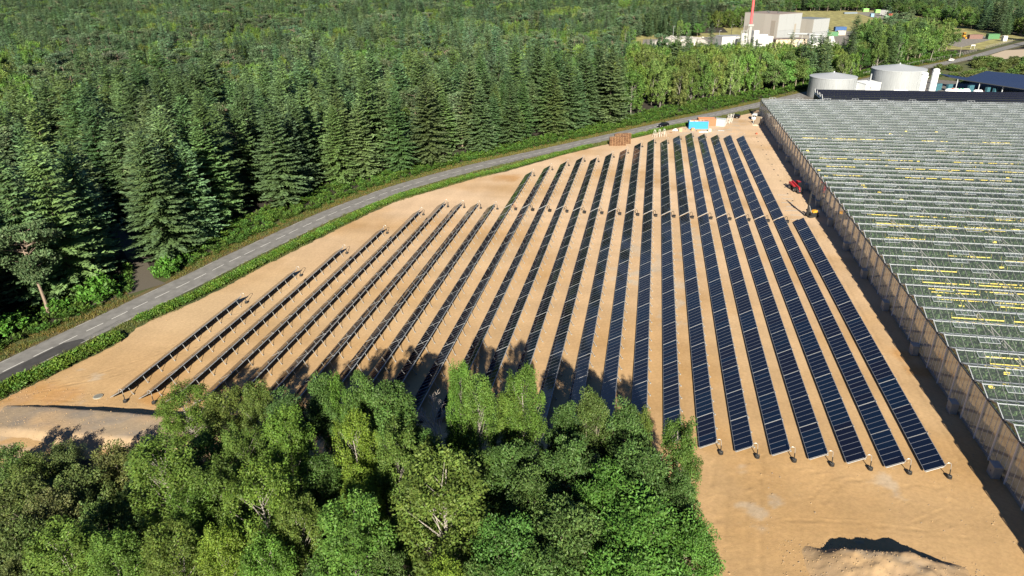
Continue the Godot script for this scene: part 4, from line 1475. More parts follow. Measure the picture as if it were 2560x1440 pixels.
func car(label: String, at: Vector3, turn: float, paint: StandardMaterial3D, van := false) -> void:
	var o := thing("van" if van else "parked_car", label, "van" if van else "car", at, turn)
	var L := 2.25 if not van else 2.5
	var H := 1.48 if not van else 2.0
	var glass := mat("car glass", lin(0.012, 0.014, 0.016), 0.05)
	var b := Mb.new()
	# front is +z
	prism(b, [Vector2(-L, 0.35), Vector2(-L, 0.85), Vector2(-L + 0.15, 0.98), Vector2(0.9, 0.98), Vector2(L - 0.25, 0.82), Vector2(L, 0.62), Vector2(L, 0.32), Vector2(L - 0.4, 0.22), Vector2(-L + 0.4, 0.22)], [0.78, 0.86, 0.86, 0.88, 0.8, 0.74, 0.74, 0.8, 0.8])
	part(o, "body", b.done(), paint)
	b = Mb.new()
	if van:
		prism(b, [Vector2(-L + 0.02, 0.97), Vector2(-L + 0.1, H), Vector2(0.75, H), Vector2(1.5, 1.1), Vector2(1.6, 0.95)], [0.86, 0.78, 0.78, 0.82, 0.84])
	else:
		prism(b, [Vector2(-L + 0.2, 0.97), Vector2(-L + 0.75, H - 0.04), Vector2(-0.5, H), Vector2(0.2, H - 0.03), Vector2(1.0, 0.97)], [0.82, 0.62, 0.64, 0.64, 0.82])
	part(o, "roof", b.done(), paint)
	b = Mb.new()
	if van:
		b.quad(Vector3(-0.72, H - 0.1, 0.9), Vector3(0.72, H - 0.1, 0.9), Vector3(0.78, 1.12, 1.53), Vector3(-0.78, 1.12, 1.53))
		for s in [-1.0, 1.0]:
			b.quad(Vector3(s * 0.83, H - 0.25, 0.0), Vector3(s * 0.83, H - 0.25, 0.75), Vector3(s * 0.88, 1.15, 1.25), Vector3(s * 0.88, 1.15, 0.0))
		b.quad(Vector3(-0.7, H - 0.2, -L + 0.05), Vector3(0.7, H - 0.2, -L + 0.05), Vector3(0.76, 1.2, -L + 0.0), Vector3(-0.76, 1.2, -L + 0.0))
	else:
		b.quad(Vector3(-0.56, H - 0.1, 0.32), Vector3(0.56, H - 0.1, 0.32), Vector3(0.74, 1.0, 1.0), Vector3(-0.74, 1.0, 1.0))
		b.quad(Vector3(-0.56, H - 0.12, -L + 0.67), Vector3(0.56, H - 0.12, -L + 0.67), Vector3(0.74, 1.02, -L + 0.2), Vector3(-0.74, 1.02, -L + 0.2))
		for s in [-1.0, 1.0]:
			b.quad(Vector3(s * 0.665, H - 0.1, -L + 0.95), Vector3(s * 0.665, H - 0.1, 0.2), Vector3(s * 0.84, 1.02, 0.85), Vector3(s * 0.84, 1.02, -L + 0.45))
	part(o, "windows", b.done(), glass)
	var wm := wheel_mesh(0.33, 0.22)
	var hub := Mb.new()
	hub.tube(Vector3(-0.12, 0, 0), Vector3(0.12, 0, 0), 0.2, 0.2, 10)
	var hm := hub.done(mat("wheel rim", lin(0.45, 0.45, 0.46), 0.35, 0.6))
	for s in [-1.0, 1.0]:
		for z in [-L + 0.85, L - 0.85]:
			var w := part(o, "wheel", wm, null, Transform3D(Basis(), Vector3(s * 0.76, 0.33, z)))
			part(w, "rim", hm)
	for s in [-1.0, 1.0]:
		var hl := Mb.new()
		hl.bx(Vector3(s * 0.58, 0.66, L - 0.06), Vector3(0.34, 0.14, 0.12))
		part(o, "headlight", hl.done(), mat("lamp cover", lin(0.7, 0.72, 0.74), 0.1))
		var tl := Mb.new()
		tl.bx(Vector3(s * 0.66, 0.78, -L + 0.02), Vector3(0.24, 0.18, 0.08))
		part(o, "tail_light", tl.done(), mat("tail lamp", lin(0.3, 0.01, 0.01), 0.2))
		var mi := Mb.new()
		mi.bx(Vector3(s * 0.95, 1.02, 0.75), Vector3(0.16, 0.12, 0.1))
		part(o, "mirror", mi.done(), paint)

func container(called: String, label: String, at: Vector3, turn: float, size: Vector3, m: Material, open := false) -> Node3D:
	var o := thing(called, label, "container", at, turn)
	var b := Mb.new()
	var n := int(size.x / 0.3)
	for s in [-1.0, 1.0]:
		for i in n:
			var x := -size.x * 0.5 + (i + 0.5) * size.x / n
			b.bx(Vector3(x, size.y * 0.5, s * (size.z * 0.5 - (0.03 if i % 2 else 0.06))), Vector3(size.x / n, size.y, 0.05))
		var nz := int(size.z / 0.3)
		for i in nz:
			var z := -size.z * 0.5 + (i + 0.5) * size.z / nz
			b.bx(Vector3(s * (size.x * 0.5 - (0.03 if i % 2 else 0.06)), size.y * 0.5, z), Vector3(0.05, size.y, size.z / nz))
	b.bx(Vector3(0, 0.1, 0), Vector3(size.x - 0.2, 0.15, size.z - 0.2))
	part(o, "side_wall", b.done(), m)
	b = Mb.new()
	for s in [-1.0, 1.0]:
		b.bx(Vector3(0, size.y, s * size.z * 0.5), Vector3(size.x + 0.1, 0.12, 0.12))
		b.bx(Vector3(s * size.x * 0.5, size.y + 0.002, 0), Vector3(0.12, 0.12, size.z - 0.12))
		for t in [-1.0, 1.0]:
			b.bx(Vector3(s * size.x * 0.5, size.y * 0.5, t * size.z * 0.5), Vector3(0.13, size.y - 0.13, 0.13))
	part(o, "rim", b.done(), m)
	if not open:
		b = Mb.new()
		b.bx(Vector3(0, size.y - 0.05, 0), Vector3(size.x - 0.14, 0.06, size.z - 0.14))
		part(o, "roof", b.done(), m)
	return o

func pallet_stack(label: String, at: Vector3, turn: float, nx: int, layers: int) -> void:
	var wood_m := [mat("pallet wood", lin(0.3, 0.165, 0.09), 0.85), mat("pallet wood dark", lin(0.24, 0.125, 0.07), 0.85), mat("pallet wood pale", lin(0.36, 0.22, 0.12), 0.85)]
	var o := thing("pallet_stack", label, "pallet stack", at, turn, "orange pallet stacks by the road")
	var p := Mb.new()
	for z in [-0.52, 0.0, 0.52]:
		for x in [-0.35, 0.0, 0.35]:
			p.bx(Vector3(x, 0.06, z), Vector3(0.1, 0.1, 0.14))
	for i in 5:
		p.bx(Vector3(-0.38 + i * 0.19, 0.125, 0), Vector3(0.13, 0.022, 1.18))
	var pm := p.done()
	rng.seed = int(at.x * 10) + 5000
	for c in nx:
		for l in layers - (1 if c == 0 and nx > 3 else 0):
			part(o, "pallet", pm, wood_m[rng.randi() % 3], Transform3D(Basis(Vector3.UP, rnd(-0.03, 0.03)), Vector3((c - nx * 0.5) * 0.86, l * 0.145, rnd(-0.04, 0.04))))

func build_site() -> void:
	var grey_wood := mat("weathered timber", lin(0.34, 0.27, 0.2), 0.9)
	var white := mat("white sheet", lin(0.72, 0.72, 0.7), 0.7)
	# pallets by the road
	pallet_stack("front stack of orange timber pallets beside the roadside hedge", W(-8.6, 216.6, 0.05), 0.25, 6, 20)
	pallet_stack("rear stack of orange timber pallets nearer the road", W(-7.2, 219.2, 0.05), 0.25, 6, 23)
	# leaning frames
	for i in 3:
		var o := thing("trestle_frame", "%s A-shaped pale metal trestle by the hedge behind the pallets" % ["leftmost", "middle", "rightmost"][i], "trestle", W(2.4 + i * 1.5, 229.5 + i * 0.9, 0.08), 0.6, "pale metal trestles")
		for s in [-1.0, 1.0]:
			var b := Mb.new()
			b.bar(Vector3(-0.6, 0, s * 0.9), Vector3(-0.1, 3.1, s * 0.35), 0.06, 0.06)
			b.bar(Vector3(0.6, 0, s * 0.9), Vector3(0.1, 3.1, s * 0.35), 0.06, 0.06)
			part(o, "leg_pair", b.done(), white)
		var c := Mb.new()
		c.bar(Vector3(0, 3.1, -0.5), Vector3(0, 3.1, 0.5), 0.12, 0.12)
		c.bar(Vector3(0, 1.3, -0.75), Vector3(0, 1.3, 0.75), 0.08, 0.08)
		part(o, "crossbar", c.done(), white)
		o.scale = Vector3.ONE * 0.78
	car("black car parked on the road verge behind the trestles", W(5.2, 246.6, 0.05), 2.45 - PI, mat("black paint", lin(0.008, 0.008, 0.01), 0.15))
	car("black car parked on the sand near the greenhouse corner", W(30.6, 264.8, 0.1), -PI * 0.5 - 0.35, mats["black paint"])
	car("white van parked in the shade at the greenhouse corner", W(37.9, 263.5, 0.1), 2.9, mat("white paint", lin(0.74, 0.75, 0.76), 0.25), true)
	car("white car driving along the far road", W(164.6, 441.5, 0.06), 2.5, mats["white paint"])
	# containers
	var blue := mat("container blue", lin(0.02, 0.25, 0.52), 0.55)
	var c1 := container("blue_container", "bright blue open container full of rusty scrap at the site edge", W(16.9, 245.4, 0.08), 0.1, Vector3(6.4, 2.5, 2.5), blue, true)
	var rust := mat("rusty scrap", lin(0.34, 0.15, 0.08), 0.9)
	rng.seed = 71
	for i in 9:
		var b := Mb.new()
		b.box(Transform3D(Basis.from_euler(Vector3(rnd(-0.25, 0.25), rnd(-0.4, 0.4), rnd(-0.25, 0.25))), Vector3(-2.4 + i * 0.6, 2.45, rnd(-0.3, 0.3))), Vector3(1.5, 0.35, 1.5))
		part(c1, "scrap_piece", b.done(), rust if i % 3 else mat("pale scrap", lin(0.55, 0.42, 0.33), 0.9))
	for i in 1:
		container("rusty_skip", "rusty brown open skip behind the blue container", W(20.0, 250.2, 0.08), 0.12, Vector3(6.0, 2.6, 2.4), rust, true)
	container("grey_container", "small pale grey container right of the blue one", W(24.4, 250.4, 0.08), -0.25, Vector3(4.0, 2.4, 2.3), mat("container grey", lin(0.36, 0.4, 0.43), 0.6))
	for i in 2:
		var o := thing("lattice_rack", "%s pale leaning lattice frame behind the grey container" % ["nearer", "farther"][i], "frame", W(27.6 + i * 0.9, 254 + i * 1.6, 0.08), 0.4)
		var b := Mb.new()
		for s in [-0.6, 0.6]:
			b.bar(Vector3(s, 0, 0), Vector3(s + 0.3, 3.4, 0.6), 0.1, 0.08)
		part(o, "upright", b.done(), white)
		b = Mb.new()
		for k in 6:
			b.bar(Vector3(-0.6 + k * 0.05, 0.4 + k * 0.55, 0.08 + k * 0.1), Vector3(0.6 + k * 0.05, 0.4 + k * 0.55, 0.08 + k * 0.1), 0.06, 0.06)
		part(o, "rungs", b.done(), white)
	# odds and ends round the blue container
	var bits := [["crumpled_tarpaulin", "crumpled white tarpaulin heap left of the blue container", "tarpaulin", 9.2, 240.6, Vector3(1.9, 0.7, 1.3), white], ["timber_crate", "pale timber crate beside the white tarpaulin heap", "crate", 10.9, 239.3, Vector3(1.0, 1.2, 0.9), mat("crate wood", lin(0.5, 0.34, 0.2), 0.85)], ["timber_board_stack", "brown timber boards stacked left of the blue container", "boards", 11.9, 241.9, Vector3(1.7, 0.9, 1.6), grey_wood], ["cardboard_box", "brown cardboard box before the blue container's left end", "box", 15.0, 241.2, Vector3(1.0, 0.9, 0.9), mat("cardboard", lin(0.45, 0.27, 0.15), 0.9)], ["cardboard_box", "low orange cardboard box in the middle before the blue container", "box", 17.0, 240.2, Vector3(1.1, 0.45, 0.8), mats["cardboard"]], ["white_crate", "small cream crate at the blue container's right corner", "crate", 20.6, 240.6, Vector3(0.9, 0.9, 0.8), mat("cream", lin(0.68, 0.6, 0.46), 0.8)], ["profile_bundle", "bundle of pale metal profiles lying before the blue container", "bundle", 18.4, 238.9, Vector3(3.2, 0.25, 0.4), white], ["profile_bundle", "bundle of grey metal profiles lying right of the containers", "bundle", 24.3, 241.9, Vector3(2.4, 0.18, 0.35), mat("container grey", Color.WHITE)], ["red_rag", "red and brown scrap left lying left of the tarpaulin heap", "scrap", 7.9, 236.6, Vector3(1.1, 0.25, 0.4), rust], ["red_fuel_can", "small red can standing alone on the sand by the greenhouse", "can", 35.4, 238.0, Vector3(0.6, 0.55, 0.4), mat("can red", lin(0.4, 0.08, 0.04), 0.6)]]
	rng.seed = 72
	for q in bits:
		var o := thing(q[0], q[1], q[2], W(q[3], q[4], 0.1), rnd(-0.4, 0.4))
		var s: Vector3 = q[5]
		if q[0] == "crumpled_tarpaulin":
			var t := Mb.new()
			for i in 9:
				for j in 7:
					var f := func(a: int, b: int) -> Vector3:
						var x := (a / 9.0 - 0.5) * 2.0
						var z := (b / 7.0 - 0.5) * 2.0
						return Vector3(x * s.x * 0.5, maxf(0.0, 1.0 - x * x * 0.9) * maxf(0.0, 1.0 - z * z * 0.9) * s.y + 0.2 * noise.get_noise_2d(a * 40.0, b * 40.0), z * s.z * 0.5)
					t.quad(f.call(i, j), f.call(i + 1, j), f.call(i + 1, j + 1), f.call(i, j + 1))
			part(o, "sheet", t.done(), q[6])
		elif q[2] in ["boards", "bundle"]:
			var n := 7
			for i in n:
				var t := Mb.new()
				t.bx(Vector3(rnd(-0.1, 0.1), s.y * (i / 2 + 0.5) / (n / 2 + 1.0), (i % 2 - 0.5) * s.z * 0.5), Vector3(s.x * rnd(0.85, 1.0), s.y / (n / 2 + 1.0) * 0.8, s.z * 0.42))
				part(o, "board" if q[2] == "boards" else "profile", t.done(), q[6])
		elif q[0] == "red_fuel_can":
			var t := Mb.new()
			t.bx(Vector3(0, s.y * 0.4, 0), Vector3(s.x, s.y * 0.8, s.z))
			part(o, "can_body", t.done(), q[6])
			t = Mb.new()
			t.path([Vector3(-0.15, s.y * 0.8, 0), Vector3(-0.12, s.y, 0), Vector3(0.12, s.y, 0), Vector3(0.15, s.y * 0.8, 0)], 0.03)
			part(o, "handle", t.done(), q[6])
		elif q[2] == "scrap":
			for i in 4:
				var t := Mb.new()
				t.box(Transform3D(Basis.from_euler(Vector3(rnd(-0.3, 0.3), rnd(-1, 1), 0)), Vector3(rnd(-0.4, 0.4), 0.12 + i * 0.04, rnd(-0.2, 0.2))), Vector3(0.7, 0.06, 0.2))
				part(o, "scrap_piece", t.done(), q[6])
		else:
			var n := 4
			for i in n:
				var t := Mb.new()
				t.bx(Vector3(0, s.y * (i + 0.5) / n, 0), Vector3(s.x, s.y / n - 0.02, s.z))
				part(o, "side_board", t.done(), q[6])
			var l := Mb.new()
			l.bx(Vector3(0, s.y + 0.01, 0), Vector3(s.x + 0.05, 0.04, s.z + 0.05))
			part(o, "lid", l.done(), q[6])
	# board leaning in a white frame by the greenhouse corner
	var lf := thing("leaning_board", "large brown board leaning in a white frame by the greenhouse corner", "board", W(38.0, 254.0, 0.1), -0.55)
	var lb := Mb.new()
	lb.box(Transform3D(Basis(Vector3(1, 0, 0), -0.5), Vector3(0, 1.4, 0.3)), Vector3(2.6, 2.9, 0.08))
	part(lf, "board", lb.done(), mat("brown board", lin(0.2, 0.155, 0.11), 0.8))
	lb = Mb.new()
	for s in [-1.35, 1.35]:
		lb.bar(Vector3(s, 0, -0.35), Vector3(s, 2.8, 1.0), 0.1, 0.1)
		lb.bar(Vector3(s, 0, 1.6), Vector3(s, 2.7, 0.95), 0.08, 0.08)
	part(lf, "frame", lb.done(), white)
	lb = Mb.new()
	for s in [-0.5, 0.5]:
		lb.bx(Vector3(s, 0.1, 1.9), Vector3(0.7, 0.18, 1.6))
	part(lf, "base_timbers", lb.done(), mat("cream", Color.WHITE))
	# profiles lying on the sand
	for i in 7:
		var b := Mb.new()
		b.bx(Vector3(0, 0.03, 0), Vector3(2.6, 0.06, 0.12))
		single("steel_profile", b.done(), mats["galvanised steel"], "thin steel profile lying on the sand near the drill rig", "profile", W(33.3 + (i % 2) * 0.6, 152.0 + i * 3.0, 0.12), 0.1, "steel profiles on the sand")
	for i in 14:
		var b := Mb.new()
		b.tube(Vector3.ZERO, Vector3(0, 0.16, 0), 0.2, 0.16, 7)
		single("pile_stub", b.done(), mats["collector back"], "short dark pile stub in the line beside the last row", "pile", W(34.6 + 0.25 * (i % 2), 160.0 + i * 5.6, 0.06), 0.0, "pile stubs beside the last row")
	# manhole
	var mh := thing("manhole_cover", "round grey manhole cover in the sand left of the first row", "manhole cover", W(-69.8, 64.8, 0.06))
	var mm := Mb.new()
	mm.tube(Vector3.ZERO, Vector3(0, 0.14, 0), 0.62, 0.6, 20)
	part(mh, "rim", mm.done(), mat("concrete ring", lin(0.3, 0.29, 0.24), 0.9))
	mm = Mb.new()
	mm.tube(Vector3(0, 0.1, 0), Vector3(0, 0.16, 0), 0.48, 0.48, 20)
	part(mh, "cover", mm.done(), mat("cast cover", lin(0.17, 0.17, 0.15), 0.8))
	build_machines()

func build_machines() -> void:
	var black := mat("machine black", lin(0.02, 0.02, 0.022), 0.6)
	var red := mat("machine red", lin(0.36, 0.025, 0.03), 0.4)
	var yellow := mat("machine yellow", lin(0.55, 0.28, 0.03), 0.5)
	var glass := mat("car glass", Color.WHITE)
	# red telehandler
	var t := thing("telehandler", "red telehandler with grey cab parked beside the greenhouse wall", "telehandler", W(36.9, 174.6, 0.08), 0.25)
	t.scale = Vector3.ONE * 0.88
	var b := Mb.new()
	prism(b, [Vector2(-2.3, 0.6), Vector2(-2.3, 1.5), Vector2(1.6, 1.4), Vector2(2.2, 1.1), Vector2(2.2, 0.6)], [0.75, 0.75, 0.75, 0.7, 0.7])
	part(t, "chassis", b.done(), black)
	b = Mb.new()
	prism(b, [Vector2(-2.35, 1.45), Vector2(-2.3, 2.0), Vector2(-0.3, 1.75), Vector2(1.2, 1.4)], [0.36, 0.32, 0.3, 0.34], -0.75)
	part(t, "engine_cover", b.done(), red)
	b = Mb.new()
	b.bar(Vector3(-0.1, 2.0, -2.4), Vector3(-0.1, 1.35, 2.6), 0.42, 0.42)
	b.bar(Vector3(-0.1, 1.4, 2.4), Vector3(-0.1, 0.5, 3.0), 0.3, 0.3)
	part(t, "boom", b.done(), red)
	b = Mb.new()
	prism(b, [Vector2(-1.0, 1.2), Vector2(-0.9, 2.55), Vector2(0.45, 2.55), Vector2(0.85, 1.9), Vector2(0.85, 1.2)], [0.42, 0.36, 0.36, 0.42, 0.42], 0.65)
	part(t, "cab_glass", b.done(), glass)
	b = Mb.new()
	b.bx(Vector3(0.65, 2.6, -0.2), Vector3(0.85, 0.08, 1.5))
	part(t, "cab_roof", b.done(), red)
	b = Mb.new()
	b.bx(Vector3(0, 0.75, -2.45), Vector3(1.9, 0.45, 0.3))
	part(t, "rear_bumper", b.done(), mats["white sheet"])
	b = Mb.new()
	b.bx(Vector3(-0.1, 0.3, 3.3), Vector3(1.4, 0.12, 0.9))
	b.bx(Vector3(-0.1, 0.65, 2.95), Vector3(1.4, 0.7, 0.12))
	part(t, "fork_carriage", b.done(), black)
	var wm := wheel_mesh(0.62, 0.45)
	for s in [-1.0, 1.0]:
		for z in [-1.5, 1.4]:
			var w := part(t, "wheel", wm, null, Transform3D(Basis(), Vector3(s * 0.98, 0.62, z)))
			var h := Mb.new()
			h.tube(Vector3(-0.24, 0, 0), Vector3(0.24, 0, 0), 0.3, 0.3, 10)
			part(w, "rim", h.done(), mats["container grey"])
	# piling rig
	var r := thing("piling_rig", "yellow and black piling rig with tall dark mast near the greenhouse", "piling rig", W(37.0, 154.6, 0.08), -1.1)
	r.scale = Vector3.ONE * 0.85
	for s in [-0.75, 0.75]:
		b = Mb.new()
		prism(b, [Vector2(-1.5, 0.25), Vector2(-1.3, 0.65), Vector2(1.3, 0.65), Vector2(1.5, 0.25), Vector2(1.2, 0.0), Vector2(-1.2, 0.0)], [0.22, 0.22, 0.22, 0.22, 0.22, 0.22], s)
		part(r, "track", b.done(), black)
	b = Mb.new()
	prism(b, [Vector2(-1.3, 1.1), Vector2(-1.2, 1.7), Vector2(-0.4, 1.75), Vector2(0.1, 1.3), Vector2(0.1, 1.1)], [0.55, 0.45, 0.45, 0.5, 0.55])
	part(r, "engine_hood", b.done(), yellow)
	b = Mb.new()
	b.bx(Vector3(0, 0.9, -0.4), Vector3(1.3, 0.5, 2.2))
	part(r, "machine_deck", b.done(), black)
	b = Mb.new()
	b.bx(Vector3(0.3, 1.3, -1.7), Vector3(0.6, 0.6, 0.5))
	part(r, "white_tank", b.done(), mats["white sheet"])
	b = Mb.new()
	b.bx(Vector3(0, 3.7, 1.35), Vector3(0.28, 6.6, 0.3))
	b.bx(Vector3(0, 3.4, 1.6), Vector3(0.16, 5.6, 0.18))
	part(r, "mast", b.done(), black)
	b = Mb.new()
	b.bx(Vector3(0, 4.3, 1.62), Vector3(0.5, 1.2, 0.45))
	part(r, "hammer", b.done(), black)
	b = Mb.new()
	b.bar(Vector3(0.3, 1.2, 0.5), Vector3(0.1, 3.2, 1.3), 0.12, 0.12)
	b.bar(Vector3(-0.3, 1.2, 0.5), Vector3(-0.1, 3.2, 1.3), 0.12, 0.12)
	part(r, "mast_strut", b.done(), mats["galvanised steel"])
	b = Mb.new()
	b.bar(Vector3(-0.7, 1.0, 0.8), Vector3(-0.9, 1.9, 1.2), 0.15, 0.3)
	b.bx(Vector3(-0.9, 1.4, 0.2), Vector3(0.3, 0.6, 0.5))
	part(r, "control_stand", b.done(), black)

# ---------------------------------------------------------------- tanks, shed roof, carport behind the greenhouse
func lathe(mb: Mb, prof: Array, sides: int) -> void:
	for i in sides:
		var a0 := TAU * i / sides
		var a1 := TAU * (i + 1) / sides
		for k in prof.size() - 1:
			var p: Vector2 = prof[k]
			var q: Vector2 = prof[k + 1]
			mb.quad(Vector3(cos(a0) * p.x, p.y, sin(a0) * p.x), Vector3(cos(a0) * q.x, q.y, sin(a0) * q.x), Vector3(cos(a1) * q.x, q.y, sin(a1) * q.x), Vector3(cos(a1) * p.x, p.y, sin(a1) * p.x))

func build_tanks() -> void:
	var clad := mat("tank cladding", lin(0.37, 0.4, 0.43), 0.5, 0.1)
	grain(clad, noise_tex(0.02, 0.86, 1.0, 256, 3, 61), 0.1)
	clad.uv1_scale = Vector3(0.5, 0.03, 0.5)
	var roofm := mat("tank roof", lin(0.38, 0.41, 0.44), 0.6, 0.1)
	var white := mat("silo white", lin(0.72, 0.75, 0.78), 0.4)
	for q in [["storage_tank", "lower left round pale tank with cone roof behind the greenhouse", 74.6, 316.5, 9.2, 8.2], ["storage_tank", "large right round pale tank with cone roof behind the greenhouse", 101.6, 324.0, 10.4, 10.6]]:
		var o := thing(q[0], q[1], "tank", W(q[2], q[3], 0))
		var n := 36
		for i in n:   # cladding sheets, one by one
			var b := Mb.new()
			var a0: float = TAU * i / n
			var rr: float = q[4] + (0.03 if i % 2 else 0.0)
			for s in 2:
				var t0: float = a0 + TAU / n * s * 0.5
				var t1: float = a0 + TAU / n * (s + 1) * 0.5
				b.quad(Vector3(cos(t0) * rr, 0, sin(t0) * rr), Vector3(cos(t0) * rr, q[5], sin(t0) * rr), Vector3(cos(t1) * rr, q[5], sin(t1) * rr), Vector3(cos(t1) * rr, 0, sin(t1) * rr))
			part(o, "cladding_sheet", b.done(), clad)
		var rf := Mb.new()
		lathe(rf, [Vector2(q[4] + 0.12, q[5] - 0.25), Vector2(q[4] + 0.12, q[5] + 0.02), Vector2(0.3, q[5] + q[4] * 0.17), Vector2(0, q[5] + q[4] * 0.17 + 0.05)], 48)
		part(o, "roof", rf.done(), roofm)
		var vt := Mb.new()
		vt.tube(Vector3(0, q[5] + q[4] * 0.16, 0), Vector3(0, q[5] + q[4] * 0.16 + 0.5, 0), 0.25, 0.25, 8)
		part(o, "roof_vent", vt.done(), white)
		var ld := Mb.new()
		var a := -2.5 if q[5] > 9.0 else -0.9
		for s in [-0.25, 0.25]:
			ld.bx(Vector3(cos(a) * (q[4] + 0.2), q[5] * 0.5 + 0.4, -sin(a) * -(q[4] + 0.2)) + Vector3(s, 0, s * 0.5), Vector3(0.08, q[5] + 0.8, 0.08))
		for k in 16:
			ld.bx(Vector3(cos(a) * (q[4] + 0.2), 0.6 + k * q[5] / 16.0, sin(a) * (q[4] + 0.2)), Vector3(0.5, 0.06, 0.3))
		part(o, "ladder", ld.done(), mats["grey steel"])
	var bh := thing("plant_room", "small white box building between the two round tanks", "building", W(88.0, 314.5, 0), 0.5)
	var b := Mb.new()
	b.bx(Vector3(0, 3.1, 0), Vector3(7.5, 6.2, 6))
	part(bh, "wall", b.done(), white)
	b = Mb.new()
	b.box(Transform3D(Basis(Vector3(1, 0, 0), 0.06), Vector3(0, 6.3, 0)), Vector3(7.8, 0.16, 6.3))
	part(bh, "roof", b.done(), white)
	b = Mb.new()
	b.tube(Vector3(1.6, 6.2, -0.8), Vector3(1.6, 9.4, -0.8), 0.28, 0.28, 10)
	part(bh, "flue", b.done(), clad)
	b = Mb.new()
	b.bx(Vector3(-1.4, 4.4, 3.02), Vector3(0.5, 1.2, 0.04))
	part(bh, "door", b.done(), mats["dark rail"])
	for i in 2:
		var o := thing("white_silo", "%s slim upright white silo before the large tank" % ["left", "right"][i], "silo", W([109.2, 113.3][i], [316.0, 316.5][i], 0))
		b = Mb.new()
		var h: float = [10.2, 11.6][i]
		lathe(b, [Vector2(1.25, 0.5), Vector2(1.3, 1.0), Vector2(1.3, h - 0.6), Vector2(1.1, h - 0.2), Vector2(0.6, h), Vector2(0, h + 0.06)], 24)
		part(o, "vessel", b.done(), white)
		b = Mb.new()
		lathe(b, [Vector2(1.33, h - 1.0), Vector2(1.36, h - 0.95), Vector2(1.36, h - 0.8), Vector2(1.33, h - 0.75)], 24)
		part(o, "band", b.done(), clad)
		b = Mb.new()
		for a in 3:
			b.bx(Vector3(cos(a * 2.1) * 1.1, 0.4, sin(a * 2.1) * 1.1), Vector3(0.25, 0.8, 0.25))
		part(o, "leg", b.done(), mats["grey steel"])
		b = Mb.new()
		b.bx(Vector3(1.42, h - 1.8, 0.2), Vector3(0.3, 0.4, 0.4))
		part(o, "fitting", b.done(), white)
	# horizontal vessel with red and green stripes, small ones
	var hv := thing("striped_gas_tank", "white lying gas tank with orange-red and green stripes", "tank", W(118.3, 304.5, 1.7), 0.1)
	b = Mb.new()
	b.tube(Vector3(-4, 2.6, 0), Vector3(4, 2.6, 0), 1.35, 1.35, 20)
	part(hv, "vessel", b.done(), white)
	for e in [-1.0, 1.0]:
		b = Mb.new()
		b.tube(Vector3(4 * e, 2.6, 0), Vector3(4.7 * e, 2.6, 0), 1.35, 0.7, 20)
		part(hv, "end_cap", b.done(), white)
	for st in [[-3.0, 0.7, lin(0.72, 0.16, 0.06), "orange_stripe"], [-0.4, 0.6, lin(0.02, 0.42, 0.2), "green_stripe"], [0.8, 0.6, lin(0.02, 0.42, 0.2), "green_stripe"]]:
		b = Mb.new()
		for k in 7:
			var a0 := 0.9 + k * 0.27
			var sh0: float = st[0] + k * 0.33
			b.quad(Vector3(sh0, 2.6 + sin(a0) * 1.37, cos(a0) * 1.37), Vector3(sh0 + st[1], 2.6 + sin(a0) * 1.37, cos(a0) * 1.37), Vector3(sh0 + 0.33 + st[1], 2.6 + sin(a0 + 0.27) * 1.37, cos(a0 + 0.27) * 1.37), Vector3(sh0 + 0.33, 2.6 + sin(a0 + 0.27) * 1.37, cos(a0 + 0.27) * 1.37))
		part(hv, st[3], b.done(), mat(st[3], st[2], 0.5))
	b = Mb.new()
	for x in [-2.8, 2.8]:
		b.bx(Vector3(x, -0.05, 0), Vector3(0.5, 2.9, 2.0))
	part(hv, "saddle", b.done(), mats["grey steel"])
	for q in [["white_pressure_vessel", "short white lying vessel in front of the large tank", 97.2, 303.0, 2.6], ["white_pressure_vessel", "small rounded white vessel right of the striped gas tank", 126.2, 306.0, 1.2]]:
		var o := thing(q[0], q[1], "vessel", W(q[2], q[3], 1.6))
		b = Mb.new()
		b.tube(Vector3(-q[4], 2.4, 0), Vector3(q[4], 2.4, 0), 1.1, 1.1, 16)
		part(o, "vessel", b.done(), white)
		for e in [-1.0, 1.0]:
			b = Mb.new()
			b.tube(Vector3(q[4] * e, 2.4, 0), Vector3((q[4] + 0.5) * e, 2.4, 0), 1.1, 0.6, 16)
			part(o, "end_cap", b.done(), white)
		b = Mb.new()
		b.bx(Vector3(0, 0.0, 0), Vector3(q[4] * 1.4, 2.8, 1.4))
		part(o, "base_frame", b.done(), mats["grey steel"])
	# sawtooth shed whose camera-facing slopes carry photovoltaic panels
	var sh := thing("solar_roof_shed", "sawtooth shed covered with dark solar panels at the greenhouse's far end", "shed")
	var pvm := mat("pv glass", lin(0.012, 0.013, 0.022), 0.16)
	var sidem := mat("shed side", lin(0.06, 0.075, 0.05), 0.8)
	b = Mb.new()
	b.quad(W(62, 271.2, 0), W(62, 271.2, 5.6), W(62, 288, 5.6), W(62, 288, 0))
	b.quad(W(62, 288, 0), W(62, 288, 5.6), W(142, 288, 5.6), W(142, 288, 0))
	b.quad(W(142, 271.2, 0), W(142, 271.2, 5.6), W(142, 288, 5.6), W(142, 288, 0))
	part(sh, "wall", b.done(), sidem)
	var pan := Mb.new()
	pan.bx(Vector3(0.98, 0.02, 0), Vector3(1.9, 0.04, 1.0))
	var pan_m := pan.done()
